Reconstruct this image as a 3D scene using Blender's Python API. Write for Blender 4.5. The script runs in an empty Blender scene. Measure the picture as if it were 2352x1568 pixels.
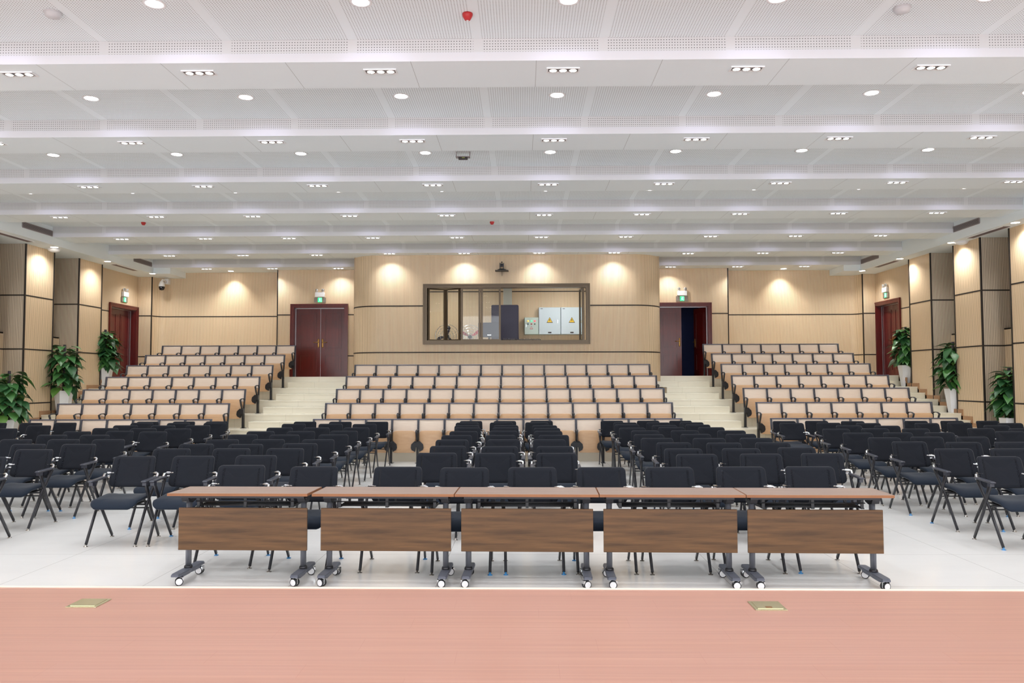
import bpy, math, random
from mathutils import Vector, Matrix, Euler
random.seed(11)
SC = bpy.context.scene
COL = SC.collection
PI = math.pi

# ------------------------------------------------------------------ camera, world, exposure
cd = bpy.data.cameras.new('camera'); cam = bpy.data.objects.new('camera', cd); COL.objects.link(cam)
cd.sensor_fit = 'HORIZONTAL'; cd.sensor_width = 36.0; cd.lens = 1850 / 2352 * 36.0
cd.clip_start = 0.05; cd.clip_end = 200
cam.matrix_world = (Matrix.Translation((0, 0, 1.67)) @ Matrix.Rotation(24 / 1850, 4, 'Z')
                    @ Matrix.Rotation(PI / 2 + math.radians(2.75), 4, 'X') @ Matrix.Rotation(-0.0025, 4, 'Z'))
SC.camera = cam
w = bpy.data.worlds.new('world'); SC.world = w; w.use_nodes = True
WORLD_STRENGTH = 3.6
w.node_tree.nodes['Background'].inputs[0].default_value = (0.93, 0.97, 1.0, 1)
w.node_tree.nodes['Background'].inputs[1].default_value = WORLD_STRENGTH
SC.view_settings.view_transform = 'Standard'; SC.view_settings.look = 'None'
SC.view_settings.gamma = 1.0; SC.view_settings.use_curve_mapping = False
SC.view_settings.exposure = 0.34
try:
    SC.cycles.use_denoising = True; SC.cycles.use_light_tree = True
    SC.cycles.max_bounces = 5; SC.cycles.diffuse_bounces = 4; SC.cycles.glossy_bounces = 2
    SC.cycles.transparent_max_bounces = 8; SC.cycles.transmission_bounces = 4
    SC.cycles.caustics_reflective = False; SC.cycles.caustics_refractive = False
    SC.cycles.sample_clamp_indirect = 4.0
except Exception:
    pass
DOWN_STR, TRIPLE_STR, SOFFIT_STR = 14.0, 14.0, 14.0
DOWN_W, TRIPLE_W, SOFFIT_W, BAND_GLOW_W, WALL_W = 35.0, 56.0, 72.0, 20.0, 70.0

# ------------------------------------------------------------------ mesh helpers
class MB:
    def __init__(s): s.v = []; s.f = []; s.m = []; s.uv = {}; s.sm = []
    def face(s, idx, mat=0, uv=None, smooth=False):
        s.f.append(tuple(idx)); s.m.append(mat); s.sm.append(smooth)
        if uv: s.uv[len(s.f) - 1] = uv
    def quad(s, pts, mat=0, uv=None, smooth=False):
        b = len(s.v); s.v += [tuple(p) for p in pts]; s.face(range(b, b + len(pts)), mat, uv, smooth); return s
    def box(s, x0, x1, y0, y1, z0, z1, mat=0, M=None, ch=0.0):
        if ch > 0:
            # chamfered box: outline in XY chamfered, with top and bottom rings inset
            def ring(i, z):
                c = ch
                return [(x0 + i + c, y0 + i, z), (x1 - i - c, y0 + i, z), (x1 - i, y0 + i + c, z), (x1 - i, y1 - i - c, z),
                        (x1 - i - c, y1 - i, z), (x0 + i + c, y1 - i, z), (x0 + i, y1 - i - c, z), (x0 + i, y0 + i + c, z)]
            rings = [ring(ch, z0), ring(0, z0 + ch), ring(0, z1 - ch), ring(ch, z1)]
            b = len(s.v)
            for r in rings: s.v += [tuple(M @ Vector(p)) if M else p for p in r]
            for k in range(3):
                for i in range(8):
                    j = (i + 1) % 8
                    s.face((b + k * 8 + i, b + k * 8 + j, b + k * 8 + 8 + j, b + k * 8 + 8 + i), mat)
            s.face(range(b + 7, b - 1, -1), mat); s.face(range(b + 24, b + 32), mat)
            return s
        P = [(x0, y0, z0), (x1, y0, z0), (x1, y1, z0), (x0, y1, z0), (x0, y0, z1), (x1, y0, z1), (x1, y1, z1), (x0, y1, z1)]
        b = len(s.v); s.v += [tuple(M @ Vector(p)) if M else p for p in P]
        for f in ((0, 3, 2, 1), (4, 5, 6, 7), (0, 1, 5, 4), (1, 2, 6, 5), (2, 3, 7, 6), (3, 0, 4, 7)):
            s.face([b + i for i in f], mat)
        return s
    def tube(s, pts, r, n=8, mat=0, cap=True, rs=None, flat=None):
        pts = [Vector(p) for p in pts]; b = len(s.v); N = len(pts)
        for i, p in enumerate(pts):
            t = (pts[min(i + 1, N - 1)] - pts[max(i - 1, 0)]).normalized()
            up = Vector((1, 0, 0)) if abs(t.x) < 0.9 else Vector((0, 0, 1))
            a = t.cross(up).normalized(); c = t.cross(a).normalized()
            rr = rs[i] if rs else r
            ra, rc = (rr, rr) if not flat else (rr * flat[0], rr * flat[1])
            for k in range(n):
                an = 2 * PI * k / n
                s.v.append(tuple(p + a * math.cos(an) * ra + c * math.sin(an) * rc))
        for i in range(N - 1):
            for k in range(n):
                k2 = (k + 1) % n
                s.face((b + i * n + k, b + i * n + k2, b + (i + 1) * n + k2, b + (i + 1) * n + k), mat, smooth=True)
        if cap:
            s.face([b + k for k in range(n)][::-1], mat); s.face([b + (N - 1) * n + k for k in range(n)], mat)
        return s
    def lathe(s, prof, c=(0, 0, 0), n=16, mat=0, M=None, smooth=True, mats=None):
        b = len(s.v); N = len(prof)
        for r, z in prof:
            for k in range(n):
                an = 2 * PI * k / n
                p = Vector((r * math.cos(an), r * math.sin(an), z))
                if M: p = M @ p
                s.v.append((p.x + c[0], p.y + c[1], p.z + c[2]))
        for i in range(N - 1):
            mm = mats[i] if mats else mat
            for k in range(n):
                k2 = (k + 1) % n
                s.face((b + i * n + k, b + i * n + k2, b + (i + 1) * n + k2, b + (i + 1) * n + k), mm, smooth=smooth)
        if prof[0][0] > 1e-6: s.face([b + k for k in range(n)][::-1], mats[0] if mats else mat)
        if prof[-1][0] > 1e-6: s.face([b + (N - 1) * n + k for k in range(n)], mats[-1] if mats else mat)
        return s
    def pad(s, out, fn, rings, mat=0):
        """rings: (scale inset, offset); out: outline (a,b); fn(a,b,c)->xyz"""
        b = len(s.v); n = len(out)
        for sc, c in rings:
            for (a, q) in out: s.v.append(tuple(fn(a * sc, q * sc, c)))
        R = len(rings)
        for i in range(R - 1):
            for k in range(n):
                k2 = (k + 1) % n
                s.face((b + i * n + k, b + i * n + k2, b + (i + 1) * n + k2, b + (i + 1) * n + k), mat, smooth=True)
        s.face([b + k for k in range(n)][::-1], mat, smooth=True); s.face([b + (R - 1) * n + k for k in range(n)], mat, smooth=True)
        return s
    def prism(s, out, fn, c0, c1, mat=0):
        n = len(out); b = len(s.v)
        for c in (c0, c1):
            for (a, q) in out: s.v.append(tuple(fn(a, q, c)))
        for k in range(n):
            k2 = (k + 1) % n; s.face((b + k, b + k2, b + n + k2, b + n + k), mat)
        s.face([b + k for k in range(n)][::-1], mat); s.face([b + n + k for k in range(n)], mat)
        return s
    def mesh(s, name, mats):
        me = bpy.data.meshes.new(name); me.from_pydata(s.v, [], s.f)
        if not isinstance(mats, (list, tuple)): mats = [mats]
        for m in mats: me.materials.append(m)
        for p, mi, sm in zip(me.polygons, s.m, s.sm): p.material_index = mi; p.use_smooth = sm
        if s.uv:
            ul = me.uv_layers.new(name='UVMap')
            for fi, uv in s.uv.items():
                for li, q in zip(me.polygons[fi].loop_indices, uv): ul.data[li].uv = q
        me.update(); return me
    def build(s, name, mats, parent=None, loc=None):
        o = bpy.data.objects.new(name, s.mesh(name, mats)); COL.objects.link(o)
        if parent: o.parent = parent
        if loc: o.location = loc
        return o

def rrect(w, h, r, n=4, cx=0, cy=0, rb=None):
    """rounded rectangle outline, rb: radius of the bottom corners"""
    rb = r if rb is None else rb; P = []
    for (sx, sy, a0, rr) in ((1, -1, -90, rb), (1, 1, 0, r), (-1, 1, 90, r), (-1, -1, 180, rb)):
        for i in range(n + 1):
            a = math.radians(a0 + 90 * i / n)
            P.append((cx + sx * (w / 2 - rr) + rr * math.cos(a), cy + sy * (h / 2 - rr) + rr * math.sin(a)))
    return P

def tag(o, label=None, cat=None, group=None, kind=None):
    if label: o['label'] = label
    if cat: o['category'] = cat
    if group: o['group'] = group
    if kind: o['kind'] = kind
    return o
def empty(name, loc, rz=0, label=None, cat=None, group=None, kind=None):
    o = bpy.data.objects.new(name, None); COL.objects.link(o); o.location = loc; o.rotation_euler = (0, 0, rz)
    o.empty_display_size = 0.05
    return tag(o, label, cat, group, kind)
KIDS = {}
def reg(o):
    KIDS[o.name] = [(c, [g for g in c.children]) for c in o.children]; return o
def dup(root, loc, rz, label, cat, group, skip=()):
    r = root.copy(); COL.objects.link(r); r.location = loc; r.rotation_euler = (0, 0, rz)
    tag(r, label, cat, group)
    for c, gs in KIDS[root.name]:
        d = c.copy(); COL.objects.link(d); d.parent = r
        for g in gs:
            e = g.copy(); COL.objects.link(e); e.parent = d
    return r
ORD = ['first', 'second', 'third', 'fourth', 'fifth', 'sixth', 'seventh', 'eighth', 'ninth', 'tenth', 'eleventh', 'twelfth', 'thirteenth', 'fourteenth']

# ------------------------------------------------------------------ materials
def L(c):  # sRGB 0-255 -> linear
    return tuple(((x / 255) / 12.92 if x / 255 <= 0.04045 else ((x / 255 + 0.055) / 1.055) ** 2.4) for x in c) + (1,)
def mat(name, col, rough=0.5, metal=0.0, spec=0.5, emit=None, es=0.0, coat=0.0):
    m = bpy.data.materials.new(name); m.use_nodes = True; p = m.node_tree.nodes['Principled BSDF']
    p.inputs['Base Color'].default_value = L(col); p.inputs['Roughness'].default_value = rough
    p.inputs['Metallic'].default_value = metal; p.inputs['Specular IOR Level'].default_value = spec
    if coat: p.inputs['Coat Weight'].default_value = coat; p.inputs['Coat Roughness'].default_value = 0.15
    if emit: p.inputs['Emission Color'].default_value = L(emit); p.inputs['Emission Strength'].default_value = es
    return m
class NT:
    def __init__(s, m): s.t = m.node_tree; s.p = s.t.nodes['Principled BSDF']
    def n(s, ty, **k):
        x = s.t.nodes.new(ty)
        for a, b in k.items(): setattr(x, a, b)
        return x
    def l(s, a, b): s.t.links.new(a, b)
    def math(s, op, a, b=None, c=None):
        x = s.n('ShaderNodeMath', operation=op)
        for i, q in enumerate((a, b, c)):
            if q is None: continue
            if isinstance(q, (int, float)): x.inputs[i].default_value = q
            else: s.l(q, x.inputs[i])
        return x.outputs[0]
    def mix(s, f, a, b):
        x = s.n('ShaderNodeMix', data_type='RGBA')
        for i, q in ((0, f), (6, a), (7, b)):
            if isinstance(q, (int, float)): x.inputs[i].default_value = q
            elif isinstance(q, tuple): x.inputs[i].default_value = q
            else: s.l(q, x.inputs[i])
        return x.outputs[2]
    def noise(s, vec, scale, detail=3, rough=0.5):
        x = s.n('ShaderNodeTexNoise'); x.inputs['Scale'].default_value = scale; x.inputs['Detail'].default_value = detail
        x.inputs['Roughness'].default_value = rough; s.l(vec, x.inputs['Vector']); return x.outputs['Fac']
    def coord(s, which='Object', scale=(1, 1, 1)):
        c = s.n('ShaderNodeTexCoord'); mp = s.n('ShaderNodeMapping'); mp.inputs['Scale'].default_value = scale
        s.l(c.outputs[which], mp.inputs['Vector']); return mp.outputs[0]
    def sep(s, vec):
        x = s.n('ShaderNodeSeparateXYZ'); s.l(vec, x.inputs[0]); return x.outputs
    def bump(s, h, st=0.3, d=0.002):
        b = s.n('ShaderNodeBump'); b.inputs['Strength'].default_value = st; b.inputs['Distance'].default_value = d
        s.l(h, b.inputs['Height']); s.l(b.outputs[0], s.p.inputs['Normal'])

def slat_mat(name, light, dark, pitch=0.036):
    """grooved timber acoustic panel: UV in metres, u along the wall"""
    m = mat(name, light, 0.42, spec=0.35); t = NT(m); uv = t.coord('UV'); x, y, z = t.sep(uv)
    fr = t.math('FRACT', t.math('DIVIDE', x, pitch))
    g = t.math('LESS_THAN', fr, 0.26)
    grain = t.noise(t.coord('UV', (14, 0.8, 1)), 3.0, 4)
    tone = t.noise(t.coord('UV', (0.9, 0.35, 1)), 1.6, 2)
    base = t.mix(grain, L(light), L(tuple(int(c * 0.90) for c in light)))
    base = t.mix(t.math('MULTIPLY', tone, 0.5), base, L((light[0], int(light[1] * .93), int(light[2] * .86))))
    t.l(t.mix(g, base, L(dark)), t.p.inputs['Base Color'])
    return m
M_SLAT = slat_mat('slat_timber', (240, 220, 190), (150, 122, 92))
M_SLATP = slat_mat('slat_timber_pilaster', (240, 218, 186), (160, 132, 102))
M_SLAT_SHADE = slat_mat('slat_timber_grey_shade', (214, 200, 180), (112, 100, 90))  # greyed copy: shade of the stage-facing faces put into the timber colour
M_GROOVE = mat('dark_groove', (38, 30, 26), 0.6)

def perf_mat(name, col, pitch, hole, panel, axes, holec):
    m = mat(name, col, 0.75, spec=0.2); t = NT(m); X = t.sep(t.coord('Object'))
    a, b = X[axes[0]], X[axes[1]]
    fa = t.math('SUBTRACT', t.math('FRACT', t.math('DIVIDE', a, pitch)), 0.5)
    fb = t.math('SUBTRACT', t.math('FRACT', t.math('DIVIDE', b, pitch)), 0.5)
    d = t.math('SQRT', t.math('ADD', t.math('MULTIPLY', fa, fa), t.math('MULTIPLY', fb, fb)))
    h = t.math('LESS_THAN', d, hole / pitch)
    pa = t.math('FRACT', t.math('DIVIDE', t.math('ADD', a, 20.0), panel))
    inside = t.math('GREATER_THAN', pa, 0.07)
    h = t.math('MULTIPLY', h, inside)
    t.l(t.mix(h, L(col), L(holec)), t.p.inputs['Base Color'])
    return m
M_PERF = perf_mat('perforated_board', (236, 243, 247), 0.028, 0.0052, 1.3, (0, 1), (132, 132, 134))
M_PERFV = perf_mat('perforated_fascia_dimmed', (214, 214, 216), 0.0285, 0.0050, 1.3, (0, 2), (84, 84, 86))  # greyer than the ceiling board: shade of the front face put into the colour
M_WHITE = mat('white_plaster', (236, 243, 247), 0.6, spec=0.3)
M_FASCIA = mat('fascia_board_dimmed', (220, 220, 226), 0.55, spec=0.3)  # smooth band toned down too, front-face shading is in its colour
def seam_mat():
    m = mat('white_board', (236, 243, 247), 0.55, spec=0.3); t = NT(m); X = t.sep(t.coord('Object'))
    pa = t.math('FRACT', t.math('DIVIDE', t.math('ADD', X[0], 20.65), 1.3))
    t.l(t.mix(t.math('LESS_THAN', pa, 0.0035), L((236, 243, 247)), L((170, 170, 172))), t.p.inputs['Base Color']); return m
M_BOARD = seam_mat()

def marble(name, c1, c2, joint, size=0.8, rough=0.12, jw=0.004, hue=None):
    m = mat(name, c1, rough, spec=0.5); t = NT(m); v = t.coord('Object'); X = t.sep(v)
    n = t.noise(t.coord('Object', (1, 2.2, 2.2)), 1.1, 6, 0.62)
    base = t.mix(n, L(c1), L(c2))
    jx = t.math('LESS_THAN', t.math('FRACT', t.math('DIVIDE', t.math('ADD', X[0], 0.31 + 40), size)), jw / size)
    jy = t.math('LESS_THAN', t.math('FRACT', t.math('DIVIDE', t.math('ADD', X[1], 0.18 + 40), size)), jw / size)
    j = t.math('MAXIMUM', jx, jy)
    t.l(t.mix(j, base, L(joint)), t.p.inputs['Base Color']); return m
M_FLOOR = marble('polished_tile', (236, 234, 231), (222, 220, 217), (178, 174, 168), 1.2, 0.16, 0.005)
M_STEP = marble('cream_marble', (234, 228, 212), (220, 212, 192), (190, 182, 164), 1.2, 0.22, 0.004)

def wood(name, c1, c2, c3, scale=(1.2, 14, 14), rough=0.4, plank=None, coat=0.0):
    m = mat(name, c1, rough, spec=0.4, coat=coat); t = NT(m)
    v = t.coord('Object', scale)
    a = t.noise(v, 1.6, 5, 0.6); b = t.noise(t.coord('Object', tuple(q * 3.1 for q in scale)), 2.2, 3, 0.5)
    r = t.n('ShaderNodeValToRGB'); r.color_ramp.elements[0].position = 0.32; r.color_ramp.elements[1].position = 0.70
    r.color_ramp.elements[0].color = L(c2); r.color_ramp.elements[1].color = L(c1); t.l(a, r.inputs[0])
    col = t.mix(t.math('MULTIPLY', b, 0.45), r.outputs[0], L(c3))
    if plank:
        X = t.sep(t.coord('Object'))
        rowi = t.math('FLOOR', t.math('DIVIDE', t.math('ADD', X[1], 50), plank[1]))
        off = t.math('MULTIPLY', rowi, 0.413)
        fx = t.math('FRACT', t.math('ADD', t.math('DIVIDE', t.math('ADD', X[0], 50), plank[0]), off))
        fy = t.math('FRACT', t.math('DIVIDE', t.math('ADD', X[1], 50), plank[1]))
        j = t.math('MAXIMUM', t.math('LESS_THAN', fx, 0.0022), t.math('LESS_THAN', fy, 0.012))
        wn = t.n('ShaderNodeTexWhiteNoise', noise_dimensions='2D'); cb = t.n('ShaderNodeCombineXYZ'); t.l(rowi, cb.inputs[0])
        t.l(t.math('FLOOR', t.math('ADD', t.math('DIVIDE', t.math('ADD', X[0], 50), plank[0]), off)), cb.inputs[1]); t.l(cb.outputs[0], wn.inputs['Vector'])
        col = t.mix(t.math('MULTIPLY', wn.outputs['Value'], 0.25), col, L(c3))
        col = t.mix(t.math('MULTIPLY', j, 0.25), col, L((150, 98, 84)))
    t.l(col, t.p.inputs['Base Color']); return m
M_STAGE = wood('stage_laminate', (196, 148, 128), (174, 129, 112), (186, 143, 132), (0.35, 26, 26), 0.28, plank=(1.22, 0.19))
M_WALNUT = wood('walnut_laminate', (110, 77, 46), (62, 41, 22), (94, 66, 40), (1.3, 20, 20), 0.42)
M_TOP = wood('walnut_top', (158, 138, 126), (138, 118, 108), (150, 130, 120), (1.0, 16, 16), 0.38)
M_EDGE = wood('table_edging', (150, 100, 64), (128, 82, 50), (138, 90, 58), (2, 4, 4), 0.4)
M_SEATW = wood('seat_plywood', (208, 170, 132), (194, 154, 116), (200, 160, 124), (3, 3, 14), 0.35)
M_BACKW = wood('back_laminate', (232, 214, 196), (226, 206, 188), (228, 208, 190), (2, 2, 12), 0.33)
M_SKIRT = wood('timber_skirting', (178, 138, 104), (160, 120, 88), (168, 128, 96), (2, 2, 8), 0.45)
M_SLATE = mat('slate_metal', (86, 88, 106), 0.38, 0.35)
M_BLACKP = mat('black_plastic', (28, 28, 32), 0.42)
M_FRAME = mat('charcoal_metal', (52, 52, 56), 0.32, 0.55)
M_ARM = mat('arm_plastic', (50, 52, 62), 0.36)
M_CHROME = mat('chrome', (225, 228, 232), 0.12, 1.0)
M_GLIDE = mat('glide_steel', (170, 165, 158), 0.2, 0.9)
M_BLUE = mat('blue_cap', (60, 130, 185), 0.35)
def fabric(name, c1, c2, sc):
    m = mat(name, c1, 0.85, spec=0.25); t = NT(m); n = t.noise(t.coord('Object'), sc, 2)
    t.l(t.mix(n, L(c1), L(c2)), t.p.inputs['Base Color'])
    t.p.inputs['Sheen Weight'].default_value = 0.12; t.p.inputs['Sheen Roughness'].default_value = 0.4
    t.bump(n, 0.15, 0.001); return m
M_SEATF = fabric('navy_seat_fabric', (26, 36, 50), (20, 28, 40), 300)
def mesh_back():
    m = fabric('black_mesh_fabric', (24, 28, 36), (17, 19, 27), 260); t = NT(m); X = t.sep(t.coord('Object'))
    ax = t.math('ABSOLUTE', X[0])
    band = t.math('MULTIPLY', t.math('GREATER_THAN', ax, 0.158), t.math('LESS_THAN', ax, 0.178))
    band = t.math('MULTIPLY', band, t.math('GREATER_THAN', t.math('SUBTRACT', 0.855, X[2]), 0.02))
    fr = t.math('GREATER_THAN', t.math('FRACT', t.math('DIVIDE', X[2], 0.006)), 0.45)
    tr = t.n('ShaderNodeBsdfTransparent'); mx = t.n('ShaderNodeMixShader')
    out = [n for n in t.t.nodes if n.type == 'OUTPUT_MATERIAL'][0]
    t.l(t.math('MULTIPLY', t.math('MULTIPLY', band, fr), 0.45), mx.inputs[0]); t.l(t.p.outputs[0], mx.inputs[1]); t.l(tr.outputs[0], mx.inputs[2]); t.l(mx.outputs[0], out.inputs[0])
    return m
M_MESH = mesh_back(); M_MESHF = fabric('black_mesh_fabric_far', (24, 28, 36), (17, 19, 27), 260)
M_DOOR = wood('mahogany', (104, 27, 23), (80, 17, 16), (92, 23, 20), (10, 10, 1.2), 0.28, coat=0.2)
M_BRASS = mat('brass', (168, 128, 72), 0.3, 0.9)
M_STEEL = mat('steel_strip', (176, 170, 172), 0.3, 0.8)
M_BRONZE = mat('bronze_frame', (92, 78, 62), 0.35, 0.5)
M_GLASS = bpy.data.materials.new('window_glass'); M_GLASS.use_nodes = True
_t = M_GLASS.node_tree; _t.nodes.clear(); _o = _t.nodes.new('ShaderNodeOutputMaterial'); _mx = _t.nodes.new('ShaderNodeMixShader')
_tr = _t.nodes.new('ShaderNodeBsdfTransparent'); _tr.inputs[0].default_value = (0.93, 0.96, 0.95, 1); _gl = _t.nodes.new('ShaderNodeBsdfGlossy'); _gl.inputs['Roughness'].default_value = 0.02
_fr = _t.nodes.new('ShaderNodeFresnel'); _fr.inputs[0].default_value = 1.6
_t.links.new(_fr.outputs[0], _mx.inputs[0]); _t.links.new(_tr.outputs[0], _mx.inputs[1]); _t.links.new(_gl.outputs[0], _mx.inputs[2]); _t.links.new(_mx.outputs[0], _o.inputs[0])
M_LAMP = mat('lamp_lens', (255, 255, 255), 0.4, emit=(250, 250, 255), es=DOWN_STR)
M_LAMP3 = mat('lamp_lens_triple', (255, 255, 255), 0.4, emit=(255, 252, 246), es=TRIPLE_STR)
M_LAMPW = mat('lamp_lens_soffit', (255, 255, 255), 0.4, emit=(255, 246, 232), es=SOFFIT_STR)
M_PLASTIC = mat('white_plastic', (236, 236, 238), 0.4)
M_GREYV = mat('grey_louvre', (150, 140, 142), 0.5)
M_DARKV = mat('vent_dark', (60, 56, 60), 0.7)
M_SMOKE = mat('light_grey_plastic', (206, 206, 210), 0.5)
M_RED = mat('red_plastic', (190, 44, 48), 0.35)
M_NAVY = mat('dark_cabinet', (48, 44, 68), 0.45)
M_CAB = mat('pale_blue_enamel', (208, 222, 232), 0.35)
M_CABG = mat('pale_green_enamel', (200, 216, 210), 0.35)
M_YEL = mat('yellow_sign', (240, 200, 60), 0.4); M_BLK = mat('black_ink', (25, 25, 28), 0.5); M_WPAPER = mat('white_label', (240, 240, 240), 0.5)
M_SIGNG = mat('exit_green', (20, 190, 120), 0.4, emit=(20, 215, 130), es=1.1)
M_SIGNW = mat('exit_pale', (200, 255, 230), 0.4, emit=(190, 255, 225), es=1.1)
M_SIGNB = mat('sign_plate', (142, 132, 122), 0.4, 0.3)
M_CONC = mat('grey_column', (176, 176, 168), 0.7)
M_BRASSP = mat('brass_plate', (214, 206, 168), 0.22, 0.75)
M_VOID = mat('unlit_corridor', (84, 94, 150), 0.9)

# ------------------------------------------------------------------ walls
def wall(name, path, z0, z1, m, u0=0.0, flip=False, trims=(), kind='structure', tw=0.03, parent=None, back=0.06, seams=()):
    """vertical wall along a polyline; UV in metres; dark horizontal and vertical grooves as trim children"""
    mb = MB(); u = u0
    for (a, b) in zip(path[:-1], path[1:]):
        d = math.dist(a, b); q = [(a[0], a[1], z0), (b[0], b[1], z0), (b[0], b[1], z1), (a[0], a[1], z1)]
        uv = [(u, z0), (u + d, z0), (u + d, z1), (u, z1)]
        if flip: q = q[::-1]; uv = uv[::-1]
        mb.quad(q, 0, uv, smooth=len(path) > 4); u += d
    o = mb.build(name, m, parent); tag(o, kind=kind)
    for z in trims:
        t = MB()
        for (a, b) in zip(path[:-1], path[1:]):
            v = Vector((b[0] - a[0], b[1] - a[1])); n = Vector((v.y, -v.x)).normalized() * (0.004 if not flip else -0.004)
            for zz in ((z - tw / 2, z + tw / 2),):
                t.quad([(a[0] + n.x, a[1] + n.y, zz[0]), (b[0] + n.x, b[1] + n.y, zz[0]), (b[0] + n.x, b[1] + n.y, zz[1]), (a[0] + n.x, a[1] + n.y, zz[1])])
                t.quad([(a[0], a[1], zz[1]), (a[0] + n.x, a[1] + n.y, zz[1]), (b[0] + n.x, b[1] + n.y, zz[1]), (b[0], b[1], zz[1])])
        t.build('trim', M_GROOVE, o)
    for (x, y) in seams:
        MB().box(x - 0.014, x + 0.014, y - 0.014, y + 0.014, z0, z1).build('trim', M_GROOVE, o)
    return o
TR = (1.17, 2.40, 3.62)
XL, XR = -11.25, 10.10           # pilaster faces
ZS = 4.79; ZC = 5.20; ZB = 4.96  # soffit, coffer, beam underside

# side walls behind the pilasters, lower half stands forward of the upper half
for nm, s, x_up, x_lo in (('wall_left', -1, -11.95, -11.72), ('wall_right', 1, 10.80, 10.57)):
    ye = 22.0
    wall(nm, [(x_lo, -2), (x_lo, ye)] if s > 0 else [(x_lo, ye), (x_lo, -2)], 0, 2.77, M_SLAT, trims=(1.17, 2.40), flip=True)
    wall(nm + '_upper', [(x_up, -2), (x_up, ye)] if s > 0 else [(x_up, ye), (x_up, -2)], 2.77, ZS, M_SLAT_SHADE, trims=(3.62,), flip=True)
    MB().box(min(x_up, x_lo), max(x_up, x_lo), -2, ye, 2.75, 2.785).build('trim_1' if s < 0 else 'trim_2', M_GROOVE)['kind'] = 'structure'
# pilasters
def pilaster(name, s, y0, y1):
    xi = XL if s < 0 else XR; xo = -11.95 if s < 0 else 10.80
    r = empty(name, (0, 0, 0), kind='structure')
    mb = MB()
    # stage-facing face, inner face, rear face
    def q(a, b, mi):
        d = math.dist(a, b); u = a[0] + a[1]
        mb.quad([(a[0], a[1], 0), (b[0], b[1], 0), (b[0], b[1], ZS), (a[0], a[1], ZS)], mi, [(u, 0), (u + d, 0), (u + d, ZS), (u, ZS)])
    A, B, Cc, D = (xo, y0), (xi, y0), (xi, y1), (xo, y1)
    if s < 0: q(A, B, 0); q(B, Cc, 1); q(Cc, D, 0)
    else: q(B, A, 0); q(Cc, B, 1); q(D, Cc, 0)
    mb.build('cladding', [M_SLAT_SHADE, M_SLATP], r)
    t = MB()
    for z in TR:
        t.box(min(xi, xo), max(xi, xo), y0 - 0.004, y1 + 0.004, z - 0.015, z + 0.015)
        t.box(xi - 0.004, xi + 0.004, y0, y1, z - 0.015, z + 0.015)
    for y in (y0, y1): t.box(xi - 0.016, xi + 0.016, y - 0.016, y + 0.016, 0, ZS)
    t.build('trim', M_GROOVE, r)
for k in range(-6, 1): pilaster('pilaster_left', -1, 20.2 + 2.2 * k, 21.3 + 2.2 * k)
for k in range(-6, 1): pilaster('pilaster_right', 1, 19.95 + 2.17 * k, 21.05 + 2.17 * k)

# side door walls, corner returns, rear walls
YD = 23.75; YB = 24.25; ZT = 1.776
def side_door_wall(nm, s, x, ya, yb, yend, zh):
    # wall plane at x with a door opening ya..yb
    r = empty(nm, (0, 0, 0), kind='structure'); mb = MB(); t = MB()
    for (a, b, z0, z1) in ((21.0, ya, 0, ZS), (yb, yend, 0, ZS), (ya, yb, zh, ZS), (ya, yb, 0, ZT)):
        if b - a < 0.01: continue
        p = [(x, a, z0), (x, b, z0), (x, b, z1), (x, a, z1)]; uv = [(a, z0), (b, z0), (b, z1), (a, z1)]
        mb.quad(p, 0, uv)
        for z in TR:
            if z0 < z < z1: t.box(x - 0.004, x + 0.004, a, b, z - 0.015, z + 0.015)
    mb.build('cladding', M_SLAT, r); t.build('trim', M_GROOVE, r)
side_door_wall('wall_left_rear', -1, -11.52, 22.3, 23.8, 23.9, 3.80)
side_door_wall('wall_right_rear', 1, 10.47, 22.42, 23.9, 23.9, 3.86)
def corner(cx, s):  # curved internal corner from the facet to the rear wall
    P = []
    for i in range(9):
        a = PI / 2 * i / 8
        P.append((cx[0] - s * 0.0 + s * -0.22 * (1 - math.cos(a)), cx[1] + 0.35 * math.sin(a)))
    return P
WL = [(-11.52, 23.9), (-11.10, 23.9)] + [(-11.10 + 0.22 * (1 - math.cos(PI / 2 * i / 8)), 23.9 + 0.38 * math.sin(PI / 2 * i / 8)) for i in range(1, 9)] + [(-7.27, 24.28)]
wall('wall_rear_left', WL, 0, 5.2, M_SLAT, trims=TR, seams=[(-11.10, 23.9), (-7.27, YD)])
WR = [(6.07, 24.28), (9.86, 24.28)] + [(9.86 + 0.22 * math.sin(PI / 2 * i / 8), 24.28 - 0.38 * (1 - math.cos(PI / 2 * i / 8))) for i in range(1, 9)] + [(10.08, 23.9), (10.47, 23.9)]
wall('wall_rear_right', WR, 0, 5.2, M_SLAT, trims=TR, seams=[(10.08, 23.9), (6.07, YD)])
def rear_door_wall(nm, x0, x1, d0, d1, zh):
    r = empty(nm, (0, 0, 0), kind='structure'); mb = MB(); t = MB()
    for (a, b, z0, z1) in ((x0, d0, 0, 5.2), (d1, x1, 0, 5.2), (d0, d1, zh, 5.2), (d0, d1, 0, ZT)):
        mb.quad([(a, YD, z0), (b, YD, z0), (b, YD, z1), (a, YD, z1)], 0, [(a, z0), (b, z0), (b, z1), (a, z1)])
        for z in TR:
            if z0 < z < z1: t.box(a, b, YD - 0.004, YD + 0.004, z - 0.015, z + 0.015)
    for x in (x0, x1): mb.quad([(x, YD, 0), (x, 24.3, 0), (x, 24.3, 5.2), (x, YD, 5.2)], 0, [(0, 0), (.55, 0), (.55, 5.2), (0, 5.2)])
    mb.build('cladding', M_SLAT, r); t.build('trim', M_GROOVE, r)
rear_door_wall('wall_rear_door_left', -7.27, -4.6, -6.78, -5.26, 3.87)
rear_door_wall('wall_rear_door_right', 3.70, 6.07, 3.96, 5.48, 3.87)

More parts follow.
